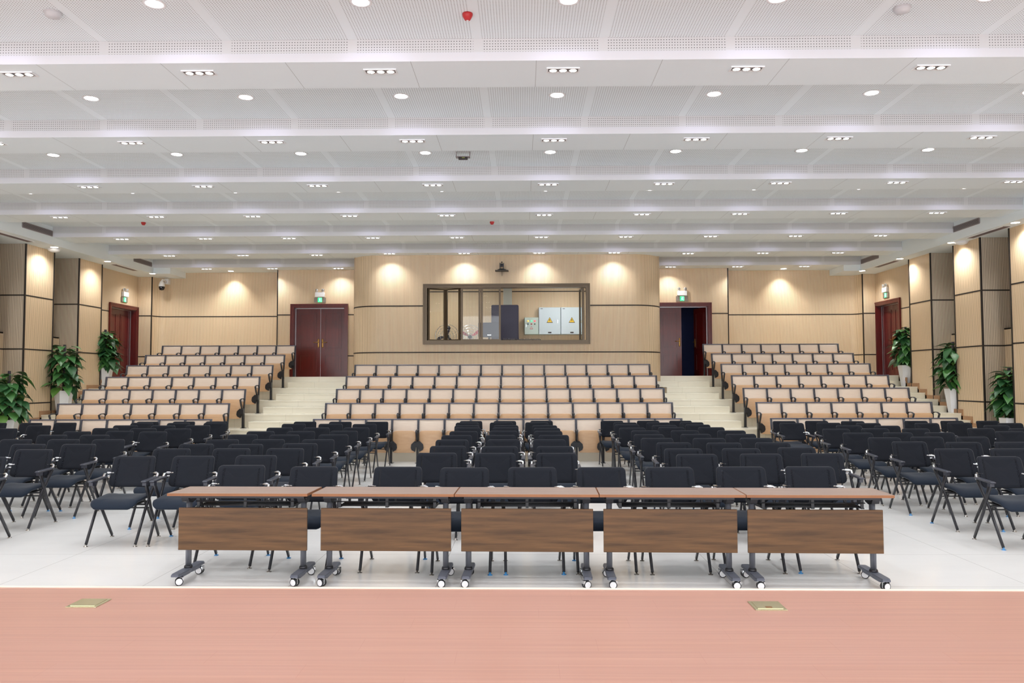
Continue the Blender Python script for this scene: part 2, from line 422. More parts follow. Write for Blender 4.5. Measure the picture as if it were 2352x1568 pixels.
# doors -----------------------------------------------------------
def leaf_mesh(w, h, t=0.045):
    mb = MB().box(0, w, 0, t, 0, h, 0)
    for (z0, z1) in ((0.16, 0.66), (0.82, h - 0.14)):
        x0, x1 = 0.12, w - 0.12
        for (a, b, c, d) in ((x0, x1, z0, z0 + .025), (x0, x1, z1 - .025, z1), (x0, x0 + .025, z0 + .025, z1 - .025), (x1 - .025, x1, z0 + .025, z1 - .025)):
            mb.box(a, b, -0.012, 0, c, d, 0)
        mb.box(x0 + .07, x1 - .07, -0.008, 0, z0 + .07, z1 - .07, 0)
    return mb
def handle_mesh(d):
    mb = MB(); mb.pad(rrect(0.045, 0.26, 0.022), lambda a, b, c: (a, c, b), [(0.8, -0.014), (1, -0.008), (1, 0.0)])
    mb.tube([(0, -0.01, 0.03), (0, -0.055, 0.03), (d * 0.03, -0.06, 0.03), (d * 0.14, -0.058, 0.028)], 0.010)
    return mb
def door(nm, origin, rz, w, h, open_right=0.0, hand=True):
    """double door in local space: x along the wall, -y towards the hall, origin bottom left of the opening"""
    r = empty(nm, origin, rz, kind='structure')
    f = MB(); fw = 0.085
    for (a, b, c, d) in ((-fw, 0, 0, h + fw), (w, w + fw, 0, h + fw), (0, w, h, h + fw)):
        f.box(a, b, -0.035, 0.0, c, d); 
    f.box(-0.01, 0.02, -0.02, 0.26, 0, h); f.box(w - 0.02, w + 0.01, -0.02, 0.26, 0, h); f.box(0, w, -0.02, 0.26, h - 0.02, h + 0.01)
    f.box(-fw - .012, -fw + .02, -0.05, 0, 0, h + fw + .012); f.box(w + fw - .02, w + fw + .012, -0.05, 0, 0, h + fw + .012); f.box(-fw, w + fw, -0.05, 0, h + fw - .02, h + fw + .012)
    f.build('door_frame', M_DOOR, r)
    MB().box(0.02, 0.035, 0.13, 0.15, 0, h - .02).box(w - .035, w - .02, 0.13, 0.15, 0, h - .02).box(.02, w - .02, 0.13, 0.15, h - .035, h - .02).build('seal_strip', M_STEEL, r)
    lw = w / 2 - 0.025
    l1 = leaf_mesh(lw, h - 0.03).build('door_leaf', M_DOOR, r, (0.022, 0.16, 0.005))
    handle_mesh(-1).build('door_handle', M_BRASS, l1, (lw - 0.06, 0, 1.0))
    l2 = leaf_mesh(lw, h - 0.03)
    l2.v = [(x - lw, y, z) for x, y, z in l2.v]
    l2 = l2.build('door_leaf', M_DOOR, r, (w - 0.022, 0.16, 0.005))
    l2.rotation_euler = (0, 0, -open_right)
    handle_mesh(1).build('door_handle', M_BRASS, l2, (-lw + 0.06, 0, 1.0))
    return r
door('door_1', (-6.78, YD, ZT), 0, 1.52, 2.07)
door('door_2', (3.96, YD, ZT), 0, 1.52, 2.07, open_right=math.radians(72))
door('door_3', (-11.52, 22.32, ZT), PI / 2, 1.46, 2.00)
door('door_4', (10.47, 23.88, ZT), -PI / 2, 1.44, 2.06)
# unlit lobby behind the half-open door
lob = MB(); lob.box(3.8, 6.0, 27.2, 27.3, ZT - .1, 4.6); lob.box(3.8, 3.86, 24.05, 27.3, ZT - .1, 4.6); lob.box(5.95, 6.0, 24.05, 27.3, ZT - .1, 4.6); lob.box(3.8, 6.0, 24.05, 27.3, 4.5, 4.6)
lob.build('wall_lobby', M_VOID)['kind'] = 'structure'
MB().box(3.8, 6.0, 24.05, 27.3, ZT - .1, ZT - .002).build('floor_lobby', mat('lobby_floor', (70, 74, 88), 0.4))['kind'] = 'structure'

# control room ---------------------------------------------------
YC = 21.02; CXL, CXR = -4.58, 3.72; RC = 0.85
def control_path():
    P = [(CXL, YD)]
    P += [(CXL + RC - RC * math.cos(PI / 2 * i / 12), YC + RC - RC * math.sin(PI / 2 * i / 12)) for i in range(13)]
    P2 = [(CXR - RC + RC * math.sin(PI / 2 * i / 12), YC + RC - RC * math.cos(PI / 2 * i / 12)) for i in range(13)] + [(CXR, YD)]
    return P, P2
PA, PB = control_path()
WX0, WX1, WZ0, WZ1 = -2.57, 1.74, 2.64, 4.165
ctl = empty('wall_control_room', (0, 0, 0), kind='structure')
mb = MB(); t = MB(); u = 0
def cquad(a, b, z0, z1, u, sm=False):
    d = math.dist(a, b); mb.quad([(a[0], a[1], z0), (b[0], b[1], z0), (b[0], b[1], z1), (a[0], a[1], z1)], 0, [(u, z0), (u + d, z0), (u + d, z1), (u, z1)], sm)
    v = Vector((b[0] - a[0], b[1] - a[1])); n = Vector((v.y, -v.x)).normalized() * 0.004
    for z in (2.40, 3.62):
        if z0 < z < z1:
            t.quad([(a[0] + n.x, a[1] + n.y, z - .015), (b[0] + n.x, b[1] + n.y, z - .015), (b[0] + n.x, b[1] + n.y, z + .015), (a[0] + n.x, a[1] + n.y, z + .015)])
            t.quad([(a[0], a[1], z - .015), (a[0], a[1], z + .015), (a[0] + n.x, a[1] + n.y, z + .015), (a[0] + n.x, a[1] + n.y, z - .015)])
    return u + d
for a, b in zip(PA[:-1], PA[1:]): u = cquad(a, b, 1.0, 5.2, u, True)
a0 = PA[-1]; b0 = PB[0]
u1 = cquad(a0, (WX0, YC), 1.0, 5.2, u); cquad((WX0, YC), (WX1, YC), 1.0, WZ0, u1); cquad((WX0, YC), (WX1, YC), WZ1, 5.2, u1)
u2 = u1 + (WX1 - WX0); u3 = cquad((WX1, YC), b0, 1.0, 5.2, u2); u = u3
for a, b in zip(PB[:-1], PB[1:]): u = cquad(a, b, 1.0, 5.2, u, True)
mb.build('cladding', M_SLAT, ctl); t.build('trim', M_GROOVE, ctl)
# inner lining
li = MB()
li.box(CXL + RC, WX0, YC + .12, YC + .14, ZT, 4.62).box(WX1, CXR - RC, YC + .12, YC + .14, ZT, 4.62).box(WX0, WX1, YC + .12, YC + .14, ZT, WZ0).box(WX0, WX1, YC + .12, YC + .14, WZ1, 4.62)
li.build('lining', M_WHITE, ctl)
skb = MB()
sk0 = [(p[0], p[1]) for p in PB if p[1] > 21.0]
for a, b in zip(sk0[:-1], sk0[1:]): skb.quad([(a[0] + .012, a[1] - .012, 1.48), (b[0] + .012, b[1] - .012, 1.48), (b[0] + .012, b[1] - .012, 1.58), (a[0] + .012, a[1] - .012, 1.58)])
wall('wall_control_rear', [(CXL + .05, 24.2), (CXR - .05, 24.2)], ZT, 4.62, M_SLAT, trims=(4.34,))
wall('wall_control_left', [(CXL + .06, 21.9), (CXL + .06, 24.2)], ZT, 4.62, M_SLAT)
wall('wall_control_right', [(CXR - .06, 24.2), (CXR - .06, 21.9)], ZT, 4.62, M_SLAT)
MB().box(CXL + .05, CXR - .05, 21.95, 24.2, 4.60, 4.66).box(CXL + RC, CXR - RC, YC + .12, 21.95, 4.60, 4.66).build('ceiling_control_room', M_WHITE)['kind'] = 'structure'
MB().box(CXL + .05, CXR - .05, 21.95, 24.2, ZT - .05, ZT).box(CXL + RC, CXR - RC, YC + .12, 21.95, ZT - .05, ZT).build('floor_control_room', M_STEP)['kind'] = 'structure'
MB().box(-0.57, -0.31, 24.0, 24.2, ZT, 4.6).box(-0.445, -0.425, 23.985, 24.0, ZT, 4.6).build('wall_service_duct', [M_CONC])['kind'] = 'structure'
for x in (-2.2, 1.4):
    pl = MB().box(x - .3, x + .3, 22.2, 22.8, 4.575, 4.6); o = pl.build('added_panel_light', mat('added_panel_glow', (255, 255, 255), 0.5, emit=(255, 252, 245), es=26.0))  # added glowing panels, out of view, to brighten the control room
    tag(o, 'added unseen panel light brightening the control room, %s end' % ('fan' if x < 0 else 'cabinet'), 'light')
# window
win = empty('window_1', (0, 0, 0), kind='structure')
f = MB(); fw = 0.075
f.box(WX0, WX1, YC - .03, YC + .15, WZ0, WZ0 + fw).box(WX0, WX1, YC - .03, YC + .15, WZ1 - fw, WZ1).box(WX0, WX0 + fw, YC - .03, YC + .15, WZ0 + fw, WZ1 - fw).box(WX1 - fw, WX1, YC - .03, YC + .15, WZ0 + fw, WZ1 - fw)
f.box(WX0 - .03, WX1 + .03, YC - .045, YC - .0, WZ0 - .03, WZ0).box(WX0 - .03, WX1 + .03, YC - .045, YC, WZ1, WZ1 + .03).box(WX0 - .03, WX0, YC - .045, YC, WZ0, WZ1).box(WX1, WX1 + .03, YC - .045, YC, WZ0, WZ1)
f.build('window_frame', M_BRONZE, win)
def wleaf(x0, y0, x1, y1):
    L_ = math.hypot(x1 - x0, y1 - y0); an = math.atan2(y1 - y0, x1 - x0)
    M = Matrix.Translation((x0, y0, 0)) @ Matrix.Rotation(an, 4, 'Z')
    q = MB(); a, b = WZ0 + fw, WZ1 - fw; s_ = .05
    q.box(0, s_, -.02, .02, a, b, M=M).box(L_ - s_, L_, -.02, .02, a, b, M=M).box(s_, L_ - s_, -.02, .02, a, a + .03, M=M).box(s_, L_ - s_, -.02, .02, b - .03, b, M=M)
    c = q.build('casement', M_BRONZE, win)
    g = MB(); g.quad([M @ Vector(p) for p in ((s_, 0, a + .03), (L_ - s_, 0, a + .03), (L_ - s_, 0, b - .03), (s_, 0, b - .03))]); g.build('pane', M_GLASS, c)
xw = lambda px: (px - 1176) * 20.95 / 1850 - 24 / 1850 * 20.95
wleaf(WX0 + fw + .01, YC + .05, xw(1019.5), YC + .30); wleaf(xw(1020.5), YC + .30, xw(1056), YC + .05)
wleaf(xw(1057.5), YC + .05, xw(1103), YC + .05); wleaf(xw(1104), YC + .05, xw(1150), YC + .05)
wleaf(xw(1336), YC + .55, xw(1340), YC + .06); wleaf(xw(1341), YC + .06, xw(1345), YC + .50)
# control room contents
def thing(name, label, cat, loc=(0, 0, 0), rz=0, group=None): return empty(name, loc, rz, label, cat, group)
rk = thing('equipment_rack', 'tall dark equipment rack behind the control room window', 'cabinet', (-0.50, 23.35, ZT))
MB().box(-.39, .39, -.35, .35, 0.05, 2.05, ch=.02).build('cabinet_body', M_NAVY, rk)
MB().box(-.35, .35, -.365, -.35, .12, 1.98).build('door', M_NAVY, rk)
MB().box(-.37, .37, -.32, .32, 0, .05).build('base', M_BLACKP, rk)
def cabinet(x0, x1, z0, z1, label, m, kindc):
    r = thing('electrical_cabinet', label, 'cabinet', ((x0 + x1) / 2, 24.19, z0), 0, 'electrical cabinets on the control room wall'); hw = (x1 - x0) / 2; h = z1 - z0
    MB().box(-hw, hw, -.20, 0, 0, h, ch=.006).build('cabinet_body', m, r)
    d = MB().box(-hw + .008, hw - .008, -.215, -.20, .008, h - .008, ch=.003).build('door', m, r)
    if kindc == 'big':
        zc = h * .52; tr = [(-.075, -.06), (.075, -.06), (0, .075)]
        MB().prism([(a * 1.25, b * 1.25) for a, b in tr], lambda a, b, c: (a, c, b + zc), -.219, -.215).build('warning_sign', M_BLK, d)
        MB().prism(tr, lambda a, b, c: (a, c, b + zc), -.222, -.219).build('warning_sign', M_YEL, d)
        MB().prism([(.0, .045), (-.02, .0), (0, .0), (-.008, -.035), (.02, .012), (.002, .012), (.012, .045)], lambda a, b, c: (a, c, b + zc - .005), -.224, -.222).build('warning_sign', M_BLK, d)
        MB().box(hw - .1, hw - .08, -.235, -.215, h * .5 - .07, h * .5 + .03).build('handle', M_CHROME, d)
        MB().box(-.05, .05, -.221, -.215, .035, .075).build('nameplate', M_DARKV, d)
        MB().box(-hw + .05, -hw + .12, -.219, -.215, h - .05, h - .035).build('nameplate', M_DARKV, d)
    else:
        for i, c in enumerate(((240, 190, 90), (80, 220, 150), (240, 70, 80))):
            mm = mat('pilot_lamp', c, 0.3, emit=c, es=1.2)
            MB().lathe([(.024, 0), (.024, .012), (.015, .02), (0, .022)], (-.10 + i * .10, -.215, h - .11), 12, M=Matrix.Rotation(PI / 2, 4, 'X')).build('indicator_lamp', mm, d)
        for i, c in enumerate(((40, 90, 110), (190, 40, 50), (50, 80, 70))):
            MB().lathe([(.02, 0), (.02, .018), (0, .02)], (-.10 + i * .10, -.215, h - .20), 12, M=Matrix.Rotation(PI / 2, 4, 'X')).build('push_button', mat('button_plastic', c, .4), d)
        tr = [(-.05, -.04), (.05, -.04), (0, .05)]
        MB().prism(tr, lambda a, b, c: (a, c, b + .2), -.218, -.215).build('warning_sign', M_RED, d)
        MB().prism([(a * .68, b * .68) for a, b in tr], lambda a, b, c: (a, c, b + .2), -.220, -.218).build('warning_sign', M_WPAPER, d)
        MB().prism([(.0, .02), (-.008, -.02), (.008, -.02)], lambda a, b, c: (a, c, b + .2), -.222, -.220).build('warning_sign', M_BLK, d)
        MB().box(-hw + .05, -hw + .06, -.23, -.215, .22, .3).build('handle', M_CHROME, d)
cabinet(0.49, 1.14, 3.03, 3.84, 'pale blue electrical cabinet with yellow warning triangle, beside the small control box', M_CAB, 'big')
cabinet(1.15, 1.80, 3.03, 3.84, 'pale blue electrical cabinet with yellow warning triangle, against the open window casement', M_CAB, 'big')
cabinet(0.06, 0.48, 3.03, 3.54, 'small pale green control box with three lit pilot lamps', M_CABG, 'small')
dk = thing('control_desk', 'pale control desk along the inside of the window', 'desk', (-0.3, 21.75, ZT))
MB().box(-2.0, 2.0, -.4, .4, .80, .84, ch=.008).build('desktop', M_CONC, dk)
for x in (-1.9, 0, 1.9): MB().box(x - .02, x + .02, -.35, .35, 0, .8).build('leg', M_FRAME, dk)
mo = thing('monitor', 'dark computer monitor on the control desk seen from its back', 'monitor', (-0.90, 21.85, ZT + .84))
MB().box(-.30, .30, -.03, .03, .22, .62, ch=.012).build('casing', M_NAVY, mo)
MB().box(-.03, .03, .02, .05, .02, .3).build('stand', M_BLACKP, mo); MB().lathe([(.13, 0), (.13, .012), (.02, .02)], n=20).build('base', M_BLACKP, mo)
MB().box(-.05, .05, -.034, -.03, .27, .29).build('badge', M_CHROME, mo)
mx = thing('mixing_console', 'low black mixing console lying on the control desk', 'mixer', (-0.05, 21.6, ZT + .84))
MB().prism([(-.25, 0), (.25, 0), (.25, .14), (.18, .16), (-.25, .06)], lambda a, b, c: (c, a, b), -.5, .55).build('casing', M_BLACKP, mx)
kn = MB()
for i in range(24):
    for j in range(3): kn.lathe([(.008, 0), (.008, .02), (0, .02)], (-.46 + i * .042, -.12 + j * .11, .10 + j * .03), 6)
kn.build('knobs', M_GREYV, mx)['kind'] = 'stuff'
def fan(x, y, label, cb):
    r = thing('pedestal_fan', label, 'fan', (x, y, ZT), 0, 'large pedestal fans'); zc = 1.12
    MB().lathe([(.22, 0), (.22, .03), (.05, .06), (.02, .08)], n=20).build('base', M_BLACKP, r); MB().tube([(0, 0, .05), (0, 0, zc - .08)], .018).build('pole', M_CHROME, r)
    g = MB()
    for rr in (.10, .18, .26, .33):
        for sy in (-1, 1):
            y_ = sy * .09 * math.sqrt(max(0, 1 - (rr / .34) ** 2)) - .08
            g.tube([(rr * math.cos(2 * PI * i / 28), y_, zc + rr * math.sin(2 * PI * i / 28)) for i in range(29)], .0035 if rr < .3 else .006, 5, cap=False)
    for i in range(28):
        a = 2 * PI * i / 28
        g.tube([(rr * math.cos(a), -.09 * math.sqrt(max(0, 1 - (rr / .34) ** 2)) - .08, zc + rr * math.sin(a)) for rr in (.05, .15, .25, .33)], .0018, 4, cap=False)
    g.build('guard', M_CHROME, r)
    MB().lathe([(0, -.16), (.05, -.15), (.06, -.08), (.06, .08), (.04, .1)], (0, 0, zc), 14, M=Matrix.Rotation(-PI / 2, 4, 'X')).build('motor', M_BLACKP, r)
    for i in range(3):
        an = math.radians(80 + 120 * i) if cb == 0 else math.radians(35 + 120 * i)
        P = []
        for (q, wv) in ((.05, .02), (.15, .055), (.24, .06), (.29, .03)): P.append((q, -wv))
        for (q, wv) in ((.29, .03), (.24, .03), (.15, .02), (.05, .02)): P.append((q, wv))
        ca, sa = math.cos(an), math.sin(an)
        MB().prism(P, lambda a, b, c: (a * ca - b * sa, c + b * .4 - .08, zc + a * sa + b * ca), -.002, .002).build('blade', (M_NAVY if cb == 0 else M_RED), r)
fan(-2.10, 22.45, 'pedestal fan with dark blades behind the folded window casements', 0)
fan(-1.48, 22.75, 'pedestal fan with red blades behind the window glass', 1)

# ------------------------------------------------------------------ ceiling
XCL, XCR = -10.74, 9.74
def top_ceiling():
    mb = MB(); mb.quad([(XCL, 24.4, ZC), (XCR, 24.4, ZC), (XCR, -2, ZC), (XCL, -2, ZC)], 0)
    o = mb.build('ceiling', M_PERF); o['kind'] = 'structure'
top_ceiling()
BY = [8.17 + 2.497 * k for k in range(-3, 7)]; BW = 0.74
for i, y in enumerate(BY):
    y1 = y + BW if i < len(BY) - 1 else 24.4
    mb = MB(); zm = 5.055
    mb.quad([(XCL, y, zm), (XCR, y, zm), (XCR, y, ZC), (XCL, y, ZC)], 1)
    mb.quad([(XCL, y - .012, ZB), (XCR, y - .012, ZB), (XCR, y - .012, zm), (XCL, y - .012, zm)], 2)
    mb.quad([(XCL, y - .012, zm), (XCR, y - .012, zm), (XCR, y, zm), (XCL, y, zm)], 0)
    mb.quad([(XCL, y1, ZB), (XCR, y1, ZB), (XCR, y - .012, ZB), (XCL, y - .012, ZB)], 0)
    mb.quad([(XCR, y1, ZB), (XCL, y1, ZB), (XCL, y1, ZC), (XCR, y1, ZC)], 0)
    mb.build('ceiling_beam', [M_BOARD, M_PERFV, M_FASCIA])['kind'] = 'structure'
for nm, x0, x1, xi in (('ceiling_soffit_left', -12.3, XCL, 1), ('ceiling_soffit_right', XCR, 11.2, 0)):
    MB().box(x0, x1, -2, 24.5, ZS, 5.3).build(nm, M_WHITE)['kind'] = 'structure'
MB().box(XCL, -10.25, 23.2, 24.28, ZS, 5.1).build('ceiling_soffit_return_left', M_WHITE)['kind'] = 'structure'
MB().box(9.26, XCR, 23.2, 24.28, ZS, 5.1).build('ceiling_soffit_return_right', M_WHITE)['kind'] = 'structure'
MB().box(-12.3, 11.2, -2, 24.5, 5.3, 5.35).build('ceiling_slab', M_WHITE)['kind'] = 'structure'

# ------------------------------------------------------------------ lamps
def downlight_proto(m, name='recessed_downlight'):
    r = empty(name, (0, 0, -50))
    MB().lathe([(.078, .0), (.080, -.004), (.105, -.006), (.108, -.0)], n=24).build('trim_ring', M_PLASTIC, r)
    MB().lathe([(0.0, -.003), (.078, -.003)][::-1], n=20).build('lens', m, r)
    return reg(r)
def triple_proto():
    r = empty('triple_spotlight', (0, 0, -50)); f = MB()
    for (a, b, c, d) in ((-.175, .175, -.065, -.05), (-.175, .175, .05, .065), (-.175, -.16, -.05, .05), (.16, .175, -.05, .05)): f.box(a, b, c, d, -.012, 0)
    f.build('frame', M_PLASTIC, r)
    MB().box(-.16, .16, -.05, .05, -.002, 0).build('housing', M_GREYV, r)
    for x in (-.105, 0, .105):
        l = MB().lathe([(0, -.014), (.036, -.012), (.040, -.008)], (x, 0, 0), 16).build('lamp', M_LAMP3, r)
        MB().lathe([(.040, -.002), (.040, -.014), (.046, -.014), (.046, -.002)], (x, 0, 0), 16).build('rim', M_CHROME, l)
    return reg(r)
COLX = [0.44 + 1.94 * k for k in range(-5, 5)]
dn = downlight_proto(M_LAMP); tp = triple_proto(); ds = downlight_proto(M_LAMPW)
band_glow = bpy.data.lights.new('added_band_glow', 'SPOT'); band_glow.energy = BAND_GLOW_W; band_glow.color = (0.74, 0.72, 1.0); band_glow.spot_size = math.radians(11); band_glow.spot_blend = 1.0; band_glow.shadow_soft_size = 0.0  # added spots without a fixture, for the lavender glow on the beam bands
def spot(name, W, size, blend, col, soft=.03):
    q = bpy.data.lights.new(name, 'SPOT'); q.energy = W; q.color = col; q.spot_size = math.radians(size); q.spot_blend = blend; q.shadow_soft_size = soft; return q
LD = spot('downlight_beam', DOWN_W, 135, 1.0, (.90, .95, 1.0)); LT = spot('triple_beam', TRIPLE_W, 100, .8, (.93, .96, 1.0)); LS = spot('soffit_beam', SOFFIT_W, 145, .9, (.98, .98, .96))
LT2 = spot('triple_wall_beam', 58, 130, .95, (.98, .98, .97))
def beam(d, loc):
    q = bpy.data.objects.new(d.name, d); COL.objects.link(q); q.location = loc; return q
def vis(x, y, z): # is it inside the camera frame
    p = cam.matrix_world.inverted() @ Vector((x, y, z)); a = p.x / -p.z * 1850; b = p.y / -p.z * 1850
    return -p.z > 0 and abs(a) < 1240 and abs(b) < 850
for i, y in enumerate(BY[:-1]):   # downlights in the coffers in front of each later beam
    yy = y + 1.67
    if i > 6: break
    cols = [x for x in COLX if not (i >= 7)]; row = i
    for j, x in enumerate(cols):
        dup(dn, (x, yy, ZC), 0, 'round recessed downlight in the %s ceiling coffer, %s from the left wall' % (ORD[i], ORD[j]), 'light', 'round downlights in the coffers')
        if yy > 4: beam(LD, (x, yy, ZC - .03))
for i, y in enumerate(BY):
    for j, x in enumerate(COLX):
        if y > 20 and -4.7 < x < 3.8 and y > 21: continue
        if i == len(BY) - 1 and not (-10 < x < 9): continue
        ty = y + .24 if not (20 < y < 21 and -4.7 < x < 3.8) else y + .05
        if ty > 4: beam(LT2 if (ty > 23 or (ty > 20.5 and -4.7 < x < 3.8)) else LT, (x, ty, ZB - .03))
        dup(tp, (x, ty, ZB), 0, 'three-lamp square-edged spotlight under the %s ceiling beam, %s from the left wall' % (ORD[i], ORD[j]), 'light', 'triple spotlights under the beams')
        if 1 <= i + 1 < len(BY):
            so = bpy.data.objects.new('added_band_glow', band_glow); COL.objects.link(so); so.parent = None
            so.location = (x, y + BW + .06, ZB + .025); so.scale = (2.9, 1, 1)
            d = Vector((x, BY[i + 1], 4.99)) - so.location
            so.rotation_euler = d.to_track_quat('-Z', 'Y').to_euler()
for s, P in ((-1, [(-10.98, 14.0), (-10.98, 16.2), (-10.90, 18.5), (-10.82, 20.75), (-10.75, 23.15)]), (1, [(9.86, 11.7), (9.86, 13.9), (9.86, 16.1), (9.83, 18.45), (9.80, 20.9), (9.74 + .05, 23.2)])):
    for j, (x, y) in enumerate(P[::-1]):
        dup(ds, (x, y, ZS), 0, 'warm round downlight in the lowered %s soffit, %s from the rear wall' % ('left' if s < 0 else 'right', ORD[j]), 'light', 'soffit downlights')
        beam(LS, (x, y, ZS - .03))
# wall washers close to the rear wall
ww = bpy.data.lights.new('washer_beam', 'SPOT'); ww.energy = WALL_W; ww.color = (1, .95, .86); ww.spot_size = math.radians(95); ww.spot_blend = .9; ww.shadow_soft_size = .05
for nm, x in (('left', -8.74), ('right', 7.77)):
    o = dup(ds, (x, 23.92, ZB), 0, 'bright round wall washer downlight grazing the rear wall, %s side' % nm, 'light', None)
    so = bpy.data.objects.new('washer_beam', ww); COL.objects.link(so); so.location = (x, 23.92, ZB - .03); so.rotation_euler = (math.radians(14), 0, 0)
for o_ in (dn, tp, ds):
    for c_, gs in KIDS[o_.name]:
        for g_ in gs: bpy.data.objects.remove(g_)
        bpy.data.objects.remove(c_)
    bpy.data.objects.remove(o_)

# ceiling devices
def smoke(x, y, z, label, name='smoke_detector', r=.075, col=None):
    o = thing(name, label, 'detector', (x, y, z))
    col = col or M_SMOKE
    MB().lathe([(r, 0), (r, -.02), (r * .85, -.045), (r * .5, -.055), (0, -.056)], n=24).build('body', col or M_PLASTIC, o)
    MB().lathe([(r * 1.1, 0), (r * 1.1, -.008), (r, -.01)], n=24).build('base_plate', M_PLASTIC if not col else col, o)
smoke(-4.49, 7.50, ZC, 'white round smoke detector on the perforated ceiling, left of frame'); smoke(3.62, 7.55, ZC, 'white round smoke detector on the perforated ceiling, right of frame')
def reddet(x, y, z, label):
    o = thing('heat_detector', label, 'detector', (x, y, z))
    MB().lathe([(.05, 0), (.052, -.012), (.046, -.03), (.028, -.062), (.012, -.068), (0, -.068)], n=20).build('body', M_RED, o)
    MB().lathe([(.012, -.068), (.010, -.074), (0, -.075)], n=10).build('lens', M_PLASTIC, o)
reddet(-0.52, 7.60, ZC, 'red cone shaped detector near the top edge of the ceiling'); reddet(-8.43, 17.68, ZC, 'small red detector on the rear ceiling toward the left wall'); reddet(-0.67, 17.81, ZC, 'small red detector on the rear ceiling near its middle')
o = thing('ceiling_bracket', 'small grey metal mounting bracket hanging under the ceiling', 'bracket', (-0.91, 12.30, ZC))
MB().box(-.11, .11, -.05, .05, -.09, -.08).box(-.11, -.10, -.01, .01, -.09, 0).box(.10, .11, -.01, .01, -.09, 0).build('plate', M_GREYV, o)
MB().box(-.07, .07, -.045, .045, -.115, -.09).build('clamp', M_DARKV, o)
MB().box(-.015, .03, -.047, -.045, -.11, -.095).build('indicator', mat('olive_tag', (140, 150, 80), .5), o)
for (x, y, sd) in ((-11.05, 18.75, 'left'), (9.98, 18.30, 'right')):
    o = thing('dome_speaker', 'white dome speaker on the %s soffit beside a pilaster' % sd, 'speaker', (x, y, ZS)); MB().lathe([(.13, 0), (.135, -.02), (.12, -.05), (.06, -.075), (0, -.08)], n=24).build('dome', M_PLASTIC, o)
    MB().lathe([(.145, 0), (.145, -.01), (.13, -.014)], n=24).build('rim', M_PLASTIC, o)
# grilles on the coffer end walls and slots in the soffit
def grille(x, y0, y1, z0, z1, s, label):
    o = thing('air_grille', label, 'vent', (x, (y0 + y1) / 2, (z0 + z1) / 2), 0, 'louvred grilles'); hy = (y1 - y0) / 2; hz = (z1 - z0) / 2
    MB().box(-.005, .005, -hy, hy, -hz, hz).build('backing', M_DARKV, o)
    f = MB()
    for (a, b, c, d) in ((-hy, hy, -hz - .012, -hz), (-hy, hy, hz, hz + .012), (-hy - .012, -hy, -hz, hz), (hy, hy + .012, -hz, hz)): f.box(-.014, .014, a, b, c, d)
    f.build('frame', M_GREYV, o); n = 6; sl = MB()
    for i in range(n): zc = -hz + (i + .5) * 2 * hz / n; sl.box(-.016, .016, -hy, hy, zc - .004, zc + .004)
    sl.build('slats', M_GREYV, o)
grille(XCL + .008, 17.03, 18.11, 4.985, 5.09, -1, 'grey louvred air grille high on the left, nearer the stage')
grille(XCL + .008, 22.0, 23.05, 4.985, 5.09, -1, 'grey louvred air grille high on the left, nearer the rear wall')
grille(XCR - .008, 17.13, 18.22, 4.985, 5.09, 1, 'grey louvred air grille high on the right, nearer the stage')
grille(XCR - .008, 22.0, 23.1, 4.985, 5.09, 1, 'grey louvred air grille high on the right, nearer the rear wall')
def slot(x, y0, y1, label):
    o = thing('linear_slot_vent', label, 'vent', (x, (y0 + y1) / 2, ZS), 0, 'linear slot vents'); hy = (y1 - y0) / 2
    MB().box(-.075, .075, -hy, hy, -.006, 0).build('backing', mat('slot_dark', (112, 96, 100), .6), o)
    MB().box(-.09, -.075, -hy - .01, hy + .01, -.01, 0).box(.075, .09, -hy - .01, hy + .01, -.01, 0).build('frame', M_PLASTIC, o)
slot(-11.0, 16.45, 17.75, 'long dark slot vent in the left soffit, nearer the stage'); slot(-10.92, 21.3, 22.5, 'long dark slot vent in the left soffit, nearer the rear wall')
slot(9.92, 16.5, 17.85, 'long dark slot vent in the right soffit, nearer the stage'); slot(9.86, 21.25, 22.45, 'long dark slot vent in the right soffit, nearer the rear wall')

# ------------------------------------------------------------------ floor, tiers, steps
MB().quad([(-12.3, 0, 0), (11.2, 0, 0), (11.2, 24.4, 0), (-12.3, 24.4, 0)]).build('floor', M_FLOOR)['kind'] = 'structure'
RH = 0.296; EY = [16.70 + 1.01 * k for k in range(6)]
for k in range(6):
    z = RH * (k + 1); y1 = EY[k + 1] if k < 5 else 24.3; y0 = EY[k]
    mb = MB()
    spans = [(-11.95, 10.8)] if k < 4 else [(-11.95, CXL + .02), (CXR - .02, 10.8)]
    for (a, b) in spans:
        mb.box(a, b, y0, 24.3, z - RH, z)
        mb.box(a, b, y0 - .012, y0, z - .028, z)
    mb.build('floor_tier', M_STEP)['kind'] = 'structure'
for k in range(6):    # half steps in the aisles
    y = EY[k]; z = RH * k
    for nm, a, b in (('stair_left_aisle', -6.22, -4.42), ('stair_right_aisle', 3.40, 4.92), ('stair_left_wall', -11.24 if k < 5 else -10.85, -10.2), ('stair_right_wall', 8.98, 10.09 if k < 5 else 9.78)):
        dpt = .46 if 'aisle' in nm else .38
        MB().box(a, b, y - dpt, y - .012, z, z + RH / 2).box(a, b, y - dpt - .01, y - dpt, z + RH / 2 - .025, z + RH / 2).build(nm, M_STEP)['kind'] = 'structure'
